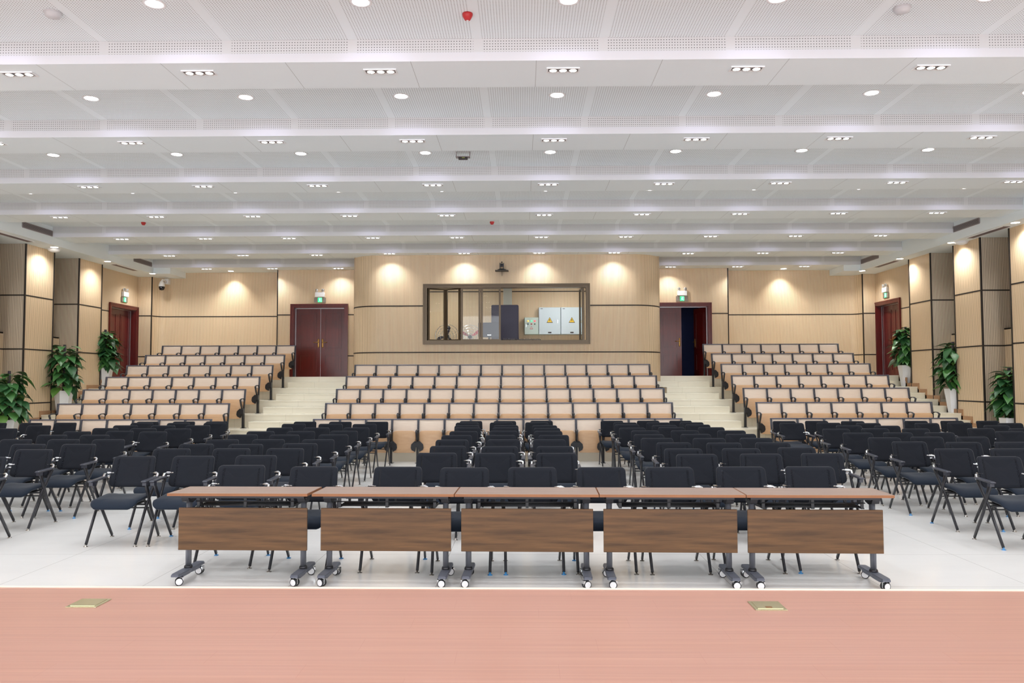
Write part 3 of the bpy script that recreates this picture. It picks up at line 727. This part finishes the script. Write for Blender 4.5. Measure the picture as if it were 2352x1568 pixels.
# stepped timber skirting on both side walls
for nm, x, s in (('baseboard_left', XL, 1), ('baseboard_right', XR, -1)):
    mb = MB(); x0, x1 = (x, x + .015) if s > 0 else (x - .015, x)
    for k in range(6):
        y = EY[k]; z = RH * k; ys = y - .38
        if k == 0: mb.box(x0, x1, 10, ys, 0, .09)
        mb.box(x0, x1, ys - .07, ys, z, z + RH / 2 + .09); mb.box(x0, x1, ys, y, z + RH / 2, z + RH / 2 + .09)
        mb.box(x0, x1, y - .07, y, z + RH / 2, z + RH + .09)
        mb.box(x0, x1, y, (EY[k + 1] - .38) if k < 5 else 21.6, z + RH, z + RH + .09)
    # keep only the pieces against pilaster faces
    mb.build(nm, M_SKIRT)['kind'] = 'structure'
skb.build('baseboard_control_room', M_SKIRT)['kind'] = 'structure'

# ------------------------------------------------------------------ stage
def rot_edge(x): return 5.372 - 0.0112 * (x + .13)
st = MB(); P = [(-12, -3), (11, -3), (11, rot_edge(11)), (-12, rot_edge(-12))]
st.quad([(x, y, .3) for x, y in P]); st.quad([(-12, rot_edge(-12), .3), (11, rot_edge(11), .3), (11, rot_edge(11), 0), (-12, rot_edge(-12), 0)])
st.build('floor_stage', M_STAGE)['kind'] = 'structure'
ed = MB()
a, b = (-12, rot_edge(-12)), (11, rot_edge(11))
ed.quad([(a[0], a[1] - .012, .304), (b[0], b[1] - .012, .304), (b[0], b[1] + .014, .304), (a[0], a[1] + .014, .304)])
ed.quad([(a[0], a[1] - .012, .3), (b[0], b[1] - .012, .3), (b[0], b[1] - .012, .304), (a[0], a[1] - .012, .304)])
ed.quad([(a[0], a[1] + .014, .304), (b[0], b[1] + .014, .304), (b[0], b[1] + .014, .26), (a[0], a[1] + .014, .26)])
ed.build('trim_stage_edge', mat('edge_nosing', (240, 226, 210), .35))['kind'] = 'structure'
for x, y, rz, lb, lid in ((-2.683, 5.01, 0, 'square brass floor socket plate on the stage, left', 0), (1.477, 4.967, 0, 'square brass floor socket plate with a small dark latch on the stage, right', 1)):
    o = thing('floor_socket', lb, 'socket', (x, y, .3), -.01)
    MB().box(-.095, .095, -.095, .095, 0, .005, ch=.002).build('plate', M_BRASSP, o)
    MB().box(-.075, .075, -.07, .075, .005, .007).build('lid', M_BRASSP, o)
    if lid: MB().box(-.022, .014, -.058, -.032, .007, .009).build('latch', mat('latch_brown', (120, 84, 48), .4), o)

# ------------------------------------------------------------------ flip tables
def table(x, label, first=None):
    y = 6.775 - 0.024 * (x - 0.03)
    r = empty('training_table', (x, y, 0), -0.026, label, 'table', 'wheeled tables in front of the stage')
    return r
def table_parts(r):
    MB().box(-.580, .580, -.215, .215, .729, .75, ch=.003).build('tabletop', M_TOP, r)
    e = MB(); e.box(-.582, .582, -.2185, -.215, .7275, .749).box(-.5825, -.580, -.218, .218, .7275, .749).box(.580, .5825, -.218, .218, .7275, .749).build('edge_band', M_EDGE, r)
    MB().box(-.52, .52, -.10, -.06, .695, .729).box(-.52, .52, .06, .10, .695, .729).build('support_rail', M_FRAME, r)
    MB().box(-.543, .543, -.085, -.067, .262, .612, ch=.002).build('modesty_panel', M_WALNUT, r)
    sh = MB()
    for yy in (-.02, .03, .08, .13, .17): sh.tube([(-.40, yy, .625), (.40, yy, .625)], .006, 6)
    for xx in (-.40, 0, .40):
        sh.box(xx - .012, xx + .012, -.04, .18, .612, .622); sh.box(xx - .012, xx + .012, -.03, -.018, .622, .70); sh.box(xx + .03, xx + .05, .15, .165, .622, .70)
    sh.tube([(-.42, -.035, .66), (.42, -.035, .66)], .005, 6); sh.tube([(-.40, .19, .655), (.40, .19, .655)], .005, 6)
    sh.build('book_shelf', M_BLACKP, r)
    for s in (-1, 1):
        x = s * .49
        g = MB(); g.prism([(-.10, .705), (.10, .705), (.07, .66), (.0, .645), (-.07, .66)], lambda a, b, c: (c, a, b), x - .03, x + .03)
        g.tube([(x - .045, -.05, .69), (x + .045, -.05, .69)], .009, 8); g.build('hinge_bracket', M_FRAME, r)
        c = MB().tube([(x, 0, .10), (x, 0, .66)], .024, 16, flat=(1.1, 1)).build('leg', mat('grey_column_metal', (112, 114, 122), .35, .5), r)
        MB().lathe([(.036, .098), (.034, .112), (.028, .122)], (x, 0, 0), 16).build('collar', M_FRAME, c)
        fo = MB(); O = [(-.03, -.255), (.03, -.255), (.036, -.235), (.036, -.06), (.03, 0), (.036, .06), (.036, .235), (.03, .255), (-.03, .255), (-.036, .235), (-.036, .06), (-.03, 0), (-.036, -.06), (-.036, -.235)]
        fo.prism(O, lambda a, b, c: (x + a, b, c), .078, .092); fo.prism([(a * .92, b * .97) for a, b in O], lambda a, b, c: (x + a, b, c), .092, .100)
        fo.prism([(a * .8, b * .72) for a, b in O], lambda a, b, c: (x + a, b, c), .060, .078)
        f_ = fo.build('foot_bar', mat('foot_metal', (106, 110, 122), .4, .4), r)
        for sy in (-1, 1):
            yy = sy * .20; rz = random.choice((-1, 1)) * PI / 2 + random.uniform(-.6, .6); M = Matrix.Translation((x, yy, 0)) @ Matrix.Rotation(rz, 4, 'Z')
            w_ = MB()
            for sx in (-1, 1):
                MX = M @ Matrix.Translation((sx * .016, -.012, .032)) @ Matrix.Rotation(PI / 2, 4, 'Y')
                w_.lathe([(.0, -.009), (.024, -.009), (.026, -.008), (.032, -.007), (.032, .007), (.026, .008), (.024, .009), (0, .009)], n=20, M=MX, mats=[1, 1, 0, 0, 0, 1, 1])
            cw = w_.build('caster', [M_BLACKP, M_PLASTIC], f_)
            h_ = MB(); h_.box(-.006, .006, -.03, .015, .02, .066, M=M); h_.lathe([(.014, .06), (.014, .08)], n=10, M=M); h_.box(-.022, .022, -.045, -.034, .04, .066, M=M)
            h_.build('caster_fork', M_CHROME, f_)
TX = [-2.335, -1.135, 0.035, 1.205, 2.375]
for i, x in enumerate(TX):
    r = table(x, ['walnut wheeled table at the left end of the front line of tables', 'walnut wheeled table, second from the left of the front line', 'walnut wheeled table in the middle of the front line', 'walnut wheeled table, second from the right of the front line', 'walnut wheeled table at the right end of the front line of tables'][i])
    table_parts(r)

# ------------------------------------------------------------------ mesh armchair
def chair_meshes():
    D = {}
    # backrest: (a,b) -> curved, leaning shell
    def fb(a, b, c):
        z = .705 + b; lean = .135 + (z - .55) * .33 + .035 * max(0, z - .78) * 3
        y = lean + .040 * (1 - (a / .22) ** 2) - .02
        k = 1 - .10 * (b + .15) / .3 * (1 if b > -.15 else 0)
        return (a * (1.03 - .05 * (b + .15) / .3), y - c, z)
    out = rrect(.455, .315, .035, 4, rb=.055)
    D['backrest'] = MB().pad(out, fb, [(.30, .014), (.75, .014), (.94, .016), (1.0, .006), (1.0, -.008), (.94, -.014), (.3, -.012)])
    def fs(a, b, c):
        y = -.06 + b; zz = .432 + .030 * (abs(a) / .235) ** 2.2 - .055 * max(0, (-.10 - b) / .13) ** 2 * (1 if b < -.10 else 0) + .012 * b / .2
        return (a, y, zz + c)
    D['seat'] = MB().pad(rrect(.475, .45, .09, 5, rb=.07), fs, [(.2, .028), (.6, .028), (.88, .024), (.985, .010), (1.0, -.004), (.97, -.018), (.6, -.022), (.2, -.022)])
    for s in (-1, 1):
        D['arm%d' % s] = MB().box(-.027, .027, -.165, .165, -.011, .011, M=Matrix.Translation((s * .275, -.02, .645)) @ Matrix.Rotation(math.radians(3), 4, 'X'), ch=.008)
        D['arm%d' % s].box(-.020, .020, -.03, .03, -.035, .0, M=Matrix.Translation((s * .275, -.13, .630)))
        # front leg: from behind the shell down and forward to the front foot
        D['lf%d' % s] = MB().tube([(s * .272, .150, .662), (s * .268, .10, .59), (s * .255, -.06, .37), (s * .25, -.275, .022)], .0150, 8, flat=(1.25, .85))
        # rear leg: from the arm front down and back to the rear foot
        D['lr%d' % s] = MB().tube([(s * .275, -.13, .63), (s * .268, -.05, .50), (s * .258, .05, .32), (s * .25, .255, .022)], .0125, 8, rs=[.022, .0175, .016, .0145], flat=(1.3, .8))
        D['gf%d' % s] = MB().lathe([(.0, .0), (.021, 0), (.021, .005), (.008, .010), (.008, .024), (0, .024)], (s * .25, -.28, 0), 10)
        D['gr%d' % s] = MB().lathe([(.0, .0), (.021, 0), (.021, .005), (.008, .010), (.008, .024), (0, .024)], (s * .25, .26, 0), 10)
        D['br%d' % s] = MB().tube([(s * .195, .165, .688), (s * .262, .155, .692), (s * .282, .135, .684), (s * .286, .105, .640)], .013, 8).tube([(s * .205, .155, .655), (s * .250, .145, .660), (s * .266, .130, .655)], .009, 6)
    D['crossbar'] = MB().tube([(-.255, -.02, .385), (.255, -.02, .385)], .010, 8).box(-.19, .19, -.20, .10, .398, .408).tube([(-.262, .05, .34), (.262, .05, .34)], .008, 6)
    return D
D = chair_meshes()
CM = {k: v.mesh('chair_' + k, {'backrest': M_MESH, 'seat': M_SEATF, 'crossbar': M_BLACKP}.get(k, M_ARM if k.startswith('arm') else M_FRAME if k[0] == 'l' else M_CHROME if k.startswith('br') else M_GLIDE)) for k, v in D.items()}
CM['backfar'] = D['backrest'].mesh('chair_backrest_far', M_MESHF)
for k in ('gf1', 'gf-1', 'gr1', 'gr-1'): CM['b' + k] = D[k].mesh('chair_blue_' + k, M_BLUE)
for s in (-1, 1):  # far variant: glide in the leg mesh
    for a, g in (('lf', 'gf'), ('lr', 'gr')):
        A, G = D[a + str(s)], D[g + str(s)]; m2 = MB(); m2.v = A.v + G.v; n = len(A.v)
        m2.f = A.f + [tuple(i + n for i in q) for q in G.f]; m2.m = [0] * len(A.f) + [1] * len(G.f); m2.sm = A.sm + G.sm
        CM['far' + a + str(s)] = m2.mesh('chair_far', [M_FRAME, M_GLIDE])
def chair_at(X, Y, rz, label, near, group):
    r = empty('conference_chair', (X, Y, 0), rz, label, 'chair', group)
    def add(nm, key, par):
        o = bpy.data.objects.new(nm, CM[key]); COL.objects.link(o); o.parent = par; return o
    add('seat', 'seat', r); add('backrest', 'backrest' if near else 'backfar', r); add('crossbar', 'crossbar', r)
    for s in (-1, 1):
        add('armrest', 'arm%d' % s, r); add('back_bracket', 'br%d' % s, r)
        for a, g in (('lf', 'gf'), ('lr', 'gr')):
            if near:
                l = add('leg', a + str(s), r); add('foot_glide', ('b' if random.random() < .26 else '') + g + str(s), l)
            else: add('leg', 'far' + a + str(s), r)
CH = """-0.517,7.45 1.327,7.464 0.096,7.467 0.723,7.471 2.012,7.505 2.652,7.512 -1.164,7.528 -1.966,7.56 -2.69,7.691 4.956,8.513 -5.746,8.595 -4.147,8.668 -3.567,8.679 -2.893,8.747 1.889,8.81 2.583,8.846 3.259,8.889 0.377,8.965 -0.299,8.975 -0.955,9.006 5.628,9.459 5.01,9.469 1.885,9.521 2.561,9.533 -5.803,9.547 -4.193,9.621 -3.48,9.633 -2.839,9.638 3.254,9.654 0.387,9.865 -0.284,9.877 -0.915,9.954 -3.535,10.279 -4.192,10.337 -5.718,10.347 -6.374,10.359 2.568,10.39 -2.866,10.402 3.202,10.424 5.629,10.441 1.951,10.448 6.252,10.457 5.029,10.547 -0.962,10.994 0.368,11.018 -0.266,11.031 -2.809,11.085 -4.14,11.113 -3.511,11.131 -5.746,11.168 -6.391,11.181 -7.066,11.196 2.569,11.212 1.869,11.249 3.228,11.251 5.007,11.287 6.28,11.401 5.665,11.415 -0.321,11.901 -0.974,11.905 0.451,11.907 1.87,12.019 -3.562,12.064 2.57,12.076 -2.833,12.083 3.244,12.084 -6.444,12.096 -7.093,12.112 -4.217,12.142 5.066,12.291 5.719,12.339 6.282,12.351 7.525,12.598 -0.935,12.823 0.412,12.857 -3.542,12.892 -0.322,12.905 3.316,12.906 -4.202,12.91 1.957,12.914 2.593,12.94 -7.136,12.946 -2.877,12.974 -5.95,12.86 -6.54,13.05 5.13,13.294 8.138,13.299 6.394,13.304 5.817,13.366 7.544,13.377 0.414,13.632 1.852,13.669 -0.288,13.78 -5.85,13.66 3.205,13.789 -8.907,13.791 -0.941,13.799 -6.48,13.74 2.525,13.809 -7.20,13.856 -2.861,13.856 -3.546,13.876 -4.19,13.896 6.34,14.161 8.251,14.186 5.716,14.249 2.504,14.404 0.392,14.435 -1.0,14.482 -0.303,14.493 3.155,14.616 -6.549,14.637 -5.92,14.673 1.901,14.694 -7.274,14.715 -8.882,14.729 8.927,14.928 7.44,14.974 -2.94,15.003 6.38,15.018 8.1,15.10 5.0,15.099 -3.597,15.101 -4.3,15.127 5.70,15.15 2.574,15.344 1.952,15.365 3.19,15.383 -1.058,15.43 -0.40,15.448 -6.64,15.501 0.264,15.526 -5.949,15.579 -7.35,15.63 -9.592,15.705 -10.3,15.729 -8.95,15.787 8.99,15.85 6.38,15.833 8.32,15.90 7.637,15.937 5.091,15.944 -2.866,15.996 -3.588,16.022 5.73,16.0 -4.3,16.116 -7.471,16.229 -0.339,16.233 3.111,16.239 -1.02,16.261 2.484,16.263 -6.80,16.27 1.774,16.289 -6.1,16.3 0.37,16.33"""
CH = [tuple(float(q) for q in c.split(',')) for c in CH.split()]
CH = [[X, Y if Y < 15.5 else 15.5 + (Y - 15.5) * .7] for X, Y in CH]
for it in range(30):
    for i in range(len(CH)):
        for j in range(i):
            a, b = CH[i], CH[j]
            if abs(a[1] - b[1]) < .5 and abs(a[0] - b[0]) < .63:
                if abs(a[0] - b[0]) > .45:
                    q = (.631 - abs(a[0] - b[0])) / 2 * (1 if a[0] > b[0] else -1); a[0] += q; b[0] -= q
BL = {}
for X, Y in CH:
    if Y < 8: k = 't'
    elif X < -5: k = 'a'
    elif X < -2: k = 'b'
    elif X < 1.3: k = 'c'
    elif X < 4.3: k = 'd'
    else: k = 'e'
    BL.setdefault(k, []).append((X, Y))
PH_ = {'a': 'block beside the left wall', 'b': 'block left of centre', 'c': 'narrow middle block', 'd': 'block right of centre', 'e': 'block beside the right wall'}
def put(X, Y, label, group):
    near = Y < 11.0; rz = random.uniform(-.03, .03)
    chair_at(X, Y - (.215 if Y > 8 else .175), rz, label, near, group)
for k, P in BL.items():
    if k == 't':
        P.sort()
        for i, (X, Y) in enumerate(P):
            put(X, Y, 'black mesh armchair behind the walnut tables, %s from the left' % ORD[i], 'mesh chairs behind the tables')
        continue
    P.sort(key=lambda c: c[1]); rows = []
    for c in P:
        if rows and c[1] - rows[-1][0][1] < .42: rows[-1].append(c)
        else: rows.append([c])
    for ri, row in enumerate(rows):
        row.sort()
        for i, (X, Y) in enumerate(row):
            if len(row) == 1: pos = 'only chair in'
            else: pos = '%s from left in' % ORD[i]
            put(X, Y, 'black mesh armchair, %s %s row of the %s' % (pos, ORD[ri], PH_[k]), 'mesh armchairs in the ' + PH_[k])

# ------------------------------------------------------------------ fixed tiered seats
PITCH = 0.5355
def lean(z): return -.19 * (.885 - z)
FM = {}
def fixed_meshes():
    p = MB()
    p.tube([(0, 0, .885), (0, lean(.6), .60), (0, lean(.45), .45), (0, -.085, .30), (0, -.075, .006)], .017, 6, flat=(1.3, 1.0), rs=[.018, .018, .018, .017, .017])
    p.box(-.022, .022, -.165, -.115, .006, .42, M=None); p.box(-.045, .045, -.19, -.03, 0, .008)
    FM['post'] = p.mesh('fixed_post', M_BLACKP)
    u = MB().box(-.019, .019, -.012, .012, 0, .27, M=Matrix.Translation((0, lean(.615) - .002, .615)) @ Matrix.Rotation(-math.atan(.19), 4, 'X'))
    FM['stile'] = u.mesh('fixed_stile', M_SLATE)
    a = MB().tube([(0, lean(.64), .645), (0, -.13, .672), (0, -.25, .672), (0, -.335, .645)], .013, 8, flat=(.8, 1.7))
    a.tube([(0, -.335, .65), (0, -.27, .52), (0, -.185, .42)], .016, 6, rs=[.020, .019, .017], flat=(1.2, 1.0)); FM['arm'] = a.mesh('fixed_arm', M_BLACKP)
    h = MB()
    for key, sd in (('hinge', 0), ('hinge_l', 1), ('hinge_r', -1)):
      h = MB(); O = [(-.055, .10), (.055, .10), (.118, .04), (.128, -.03), (.11, -.075), (.045, -.11), (.03, -.02), (-.03, -.02), (-.045, -.11), (-.11, -.075), (-.128, -.03), (-.118, .04)]
      if sd: O = [(q if q * sd > 0 else max(-.028, min(.028, q)), b) for q, b in O]
      h.prism(O, lambda q, b, c: (q, c, .345 + b), -.215, -.125); h.tube([(-.05 if sd != 1 else -.02, -.21, .432), (.05 if sd != -1 else .02, -.21, .432)], .014, 8); FM[key] = h.mesh('fixed_hinge', M_BLACKP)
    bw = PITCH - .036
    def fb(q, b, c):
        z = .735 + b; return (q, lean(z) - .012 * (1 - (2 * q / bw) ** 2) + .006 - c + .012, z)
    FM['back'] = MB().pad(rrect(bw, .272, .006, 2), fb, [(.5, .008), (.97, .008), (1, .005), (1, -.006), (.5, -.007)]).mesh('fixed_back', M_BACKW)
    def fl(q, b, c): z = .50 + b; return (q, lean(z) + .02 - c, z)
    FM['shell'] = MB().pad(rrect(bw, .205, .01, 2), fl, [(.97, .006), (1, .004), (1, -.006), (.97, -.007)]).mesh('fixed_shell', M_SEATW)
    def fs(q, b, c):
        z = .435 + b; return (q, -.150 + .10 * b - .014 * (2 * b / .44) ** 2 - c, z)
    FM['seat'] = MB().pad(rrect(PITCH - .085, .44, .055, 5, rb=.03), fs, [(.4, .010), (.96, .010), (1, .004), (1, -.008), (.4, -.010)]).mesh('fixed_seat', M_SEATW)
fixed_meshes()
def fixed_row(x0, n, y, z, label, pitch=PITCH):
    r = empty('auditorium_seat_row', (x0, y, z), 0, label, 'seating', 'rows of linked tip-up seats on the tiers')
    Lr = n * pitch
    MB().box(-.019, Lr + .019, -.014, .016, .868, .890, ch=.004).build('top_rail', M_SLATE, r)
    def add(nm, key, x):
        o = bpy.data.objects.new(nm, FM[key]); COL.objects.link(o); o.parent = r; o.location = (x, 0, 0); return o
    for i in range(n + 1):
        x = i * pitch
        p = add('support_post', 'post', x); s = bpy.data.objects.new('stile', FM['stile']); COL.objects.link(s); s.parent = p
        add('armrest', 'arm', x); add('hinge_cover', 'hinge_l' if i == 0 else 'hinge_r' if i == n else 'hinge', x)
    for i in range(n):
        x = (i + .5) * pitch
        add('backrest', 'back', x); add('back_shell', 'shell', x); add('seat', 'seat', x)
rowY = [16.48 + 1.01 * k for k in range(7)]
rn = ['front', 'second', 'third', 'fourth', 'fifth', 'sixth', 'top']
for k in range(5): fixed_row(-4.27, 14, rowY[k], RH * k, 'row of fourteen pale tip-up seats in the centre bank, %s row' % (rn[k] if k < 4 else 'rearmost'))
for k in range(7):
    fixed_row(-10.13, 7, rowY[k], RH * k, 'row of seven pale tip-up seats in the left bank, %s row' % rn[k])
    fixed_row(5.04, 7, rowY[k], RH * k, 'row of seven pale tip-up seats in the right bank, %s row' % rn[k])

# ------------------------------------------------------------------ plants
def leaf_mat():
    m = mat('pothos_leaf', (60, 110, 58), 0.38, spec=0.5); t = NT(m); g = t.n('ShaderNodeNewGeometry')
    r = t.n('ShaderNodeValToRGB'); e = r.color_ramp.elements; e[0].color = L((36, 76, 44)); e[1].color = L((112, 156, 72)); e[1].position = 1.0
    x = e.new(.55); x.color = L((54, 100, 56)); x = e.new(.85); x.color = L((76, 128, 64)); t.l(g.outputs['Random Per Island'], r.inputs[0])
    t.l(r.outputs[0], t.p.inputs['Base Color']); t.p.inputs['Subsurface Weight'].default_value = 0; return m
M_LEAF = leaf_mat(); M_STEM = mat('plant_stem', (96, 110, 50), .6); M_POLE = mat('coir_pole', (40, 32, 38), .9); M_POT = mat('white_pot', (236, 236, 240), .3); M_SOIL = mat('soil', (50, 38, 30), .9)
def add_leaf(mb, o, d, up, sz, droop):
    d = d.normalized(); sd = d.cross(up)
    if sd.length < .05: sd = Vector((1, 0, 0))
    sd.normalize(); nn = sd.cross(d).normalized()
    prof = [(-.10, .0), (-.06, .22), (.04, .38), (.20, .46), (.40, .42), (.62, .28), (.82, .12), (1.0, 0)]
    b = len(mb.v)
    for (t_, w_) in prof:
        dz = -droop * t_ * t_ * sz
        c = o + d * (t_ * sz) + Vector((0, 0, dz))
        for q in (-1, 0, 1):
            off = 0 if q == 0 else .10 * sz * w_ * 2
            mb.v.append(tuple(c + sd * (q * w_ * sz * .92) + nn * off))
    for i in range(len(prof) - 1):
        for q in (0, 1): mb.face((b + i * 3 + q, b + i * 3 + q + 1, b + i * 3 + 3 + q + 1, b + i * 3 + 3 + q), smooth=True)
def plant(x, y, z, h, label, seed, rmax=.36, side=0):
    rnd = random.Random(seed); ph = .56
    r = thing('potted_pothos', label, 'plant', (x, y, z), 0, 'potted climbing plants along the side walls')
    pot = MB(); n = 6; rings = [(.135, 0), (.14, .02), (.215, ph), (.198, ph), (.19, ph - .04)]
    b = 0
    for (rr, zz) in rings:
        for i in range(n):
            a = 2 * PI * (i + (.5 if zz < .1 else .5)) / n + (.0 if zz < .1 else .12); pot.v.append((rr * math.cos(a), rr * math.sin(a), zz))
    for k in range(len(rings) - 1):
        for i in range(n): j = (i + 1) % n; pot.face((k * n + i, k * n + j, k * n + n + j, k * n + n + i))
    pot.face(range(n - 1, -1, -1)); pot.build('pot', M_POT, r)
    MB().lathe([(0, ph - .05), (.185, ph - .05)][::-1], n=12).build('soil', M_SOIL, r)
    MB().tube([(0, 0, ph - .1), (0, 0, ph + h)], .032, 10).build('moss_pole', M_POLE, r)
    lf = MB(); stm = MB()
    N = 115
    for i in range(N):
        f = i / N; a = i * 2.39996 + rnd.uniform(-.5, .5)
        zz = ph + .02 + (h - .02) * f * .90; ext = rmax * (1.0 - .45 * abs(f - .35)) * rnd.uniform(.45, 1.0)
        if f > .85: ext *= .8
        o0 = Vector((.03 * math.cos(a), .03 * math.sin(a), zz - .05)); tip = Vector((ext * .72 * math.cos(a), ext * .72 * math.sin(a), zz + rnd.uniform(-.02, .10)))
        lim = ((11.62 if y < 21 else 11.44) + x - .17) if x < 0 else ((10.50 if y < 21 else 10.40) - x - .17)
        sg = -1 if x < 0 else 1
        if tip.x * sg > lim: tip.x = sg * lim * rnd.uniform(.6, 1)
        mid = (o0 + tip) / 2 + Vector((0, 0, .05)); stm.tube([o0, mid, tip], .004, 4, cap=False)
        d = Vector((math.cos(a + rnd.uniform(-.5, .5)), math.sin(a + rnd.uniform(-.5, .5)), rnd.uniform(-1.1, .15) if f < .85 else rnd.uniform(-.3, .35)))
        if tip.x * sg > lim * .6 and d.x * sg > 0: d.x *= -.3
        add_leaf(lf, tip, d, Vector((0, 0, 1)), rnd.uniform(.17, .30), rnd.uniform(.1, .5))
    lf.build('leaves', M_LEAF, r); stm.build('stems', M_STEM, r)
plant(-10.98, 17.10, RH, 1.04, 'potted climbing plant at the left edge, on the lowest tier', 3, .50)
plant(-10.99, 19.18, RH * 3, 1.10, 'potted climbing plant between the two visible left pilasters', 5, .48)
plant(-11.25, 21.55, RH * 5, 1.02, 'potted climbing plant beside the left side door', 8, .42)
plant(10.24, 17.10, RH, 1.05, 'potted climbing plant at the right edge, on the lowest tier', 13, .40)
plant(10.16, 19.13, RH * 3, 1.10, 'potted climbing plant between the two visible right pilasters', 17, .42)
plant(10.18, 21.50, RH * 5, 1.02, 'potted climbing plant beside the right side door', 23, .40)

# ------------------------------------------------------------------ emergency exit lights
def exit_light(x, y, z, rz, label):
    r = thing('emergency_exit_light', label, 'exit sign', (x, y, z), rz, 'emergency exit lights above the doors')
    MB().box(-.17, .17, -.03, 0, -.075, .075, ch=.004).build('sign_plate', M_SIGNB, r)
    g = MB().box(-.062, .062, -.036, -.03, -.065, .065).build('sign_panel', M_SIGNG, r)
    mn = MB(); y0, y1 = -.039, -.036
    mn.prism([(.0 + .013 * math.cos(2 * PI * i / 8), .042 + .013 * math.sin(2 * PI * i / 8)) for i in range(8)], lambda a, b, c: (a, c, b), y0, y1)
    for seg in ([(-.01, .025), (.014, .022), (.006, -.012), (-.016, -.010)], [(-.012, .024), (-.034, .004), (-.028, -.002), (-.006, .014)], [(.012, .022), (.030, .008), (.036, .014), (.014, .028)],
                [(.006, -.010), (.028, -.028), (.024, -.052), (.014, -.050), (.016, -.030), (-.004, -.016)], [(-.006, -.012), (-.018, -.034), (-.040, -.040), (-.038, -.048), (-.012, -.044), (.0, -.018)]):
        mn.prism(seg, lambda a, b, c: (a, c, b), y0, y1)
    mn.box(.042, .050, y0, y1, -.055, .055).box(-.05, .050, y0, y1, .056, .060)
    mn.build('running_figure', M_SIGNW, g)
    bx = MB().box(-.14, .14, -.075, 0, .085, .225, ch=.008).build('battery_box', M_PLASTIC, r)
    for s in (-1, 1):
        M = Matrix.Translation((s * .09, -.045, .285)) @ Matrix.Rotation(math.radians(90), 4, 'X') @ Matrix.Rotation(s * .3, 4, 'Y')
        MB().lathe([(.018, -.03), (.04, -.01), (.045, .03), (.043, .034)], n=16, M=M).tube([(s * .09, -.04, .225), (s * .09, -.04, .26)], .012).build('lamp_head', M_PLASTIC, r)
        MB().lathe([(0, .036), (.04, .034)][::-1], n=16, M=M).build('lamp_lens', M_CHROME, r)
exit_light(-6.0, YD - .002, 4.06, 0, 'emergency exit light above the closed rear door on the left')
exit_light(4.71, YD - .002, 4.06, 0, 'emergency exit light above the half-open rear door')
exit_light(-11.518, 23.05, 4.02, PI / 2, 'emergency exit light above the left side door')
exit_light(10.468, 23.2, 4.08, -PI / 2, 'emergency exit light above the right side door')

# ------------------------------------------------------------------ cameras on the walls
o = thing('dome_security_camera', 'white dome security camera on an arm by the left soffit corner', 'camera', (-10.78, 24.0, 4.66))
MB().box(-.05, .07, .10, .27, -.06, .10, ch=.01).build('wall_plate', M_PLASTIC, o)
MB().tube([(.01, .12, .0), (.01, .0, .04), (.0, -.12, .03), (-.0, -.16, -.02)], .028, 10).build('arm', M_PLASTIC, o)
MB().lathe([(.03, 0), (.06, -.04), (.085, -.12), (.088, -.17)], (0, -.16, 0), 20).build('housing', M_PLASTIC, o)
MB().lathe([(.086, -.17), (.084, -.22), (.06, -.27), (.0, -.285)], (0, -.16, 0), 20).build('dome', mat('smoked_dome', (20, 20, 26), .1), o)
o = thing('tracking_camera', 'black tracking camera on a small bracket above the control room window', 'camera', (-0.53, YC, 4.52))
MB().prism([(-.17, 0), (.17, 0), (.17, -.012), (-.17, -.012)], lambda a, b, c: (a, c, b), -.30, 0).build('bracket_shelf', M_BLACKP, o)
MB().prism([(0, 0), (-.22, 0), (0, -.12)], lambda a, b, c: (c, a, b), -.004, .004).build('bracket_gusset', M_BLACKP, o)
MB().lathe([(.13, 0), (.12, .02), (.07, .045), (.05, .05)], (0, -.16, 0), 20).build('base', M_BLACKP, o)
MB().box(-.055, -.035, -.20, -.12, .05, .20).box(.035, .055, -.20, -.12, .05, .20).build('yoke', M_BLACKP, o)
MB().lathe([(0, -.06), (.035, -.055), (.045, -.02), (.045, .04), (.038, .05)], (0, -.16, .14), 16, M=Matrix.Rotation(PI / 2, 4, 'X')).build('head', mat('camera_head', (44, 42, 54), .3), o)
MB().lathe([(0, .055), (.024, .052), (.028, .05)], (0, -.16, .14), 16, M=Matrix.Rotation(PI / 2, 4, 'X')).build('lens', M_BLK, o)
MB().lathe([(.018, .20), (.018, .235), (0, .238)], (0, -.16, 0), 10).build('sensor', M_BLACKP, o)
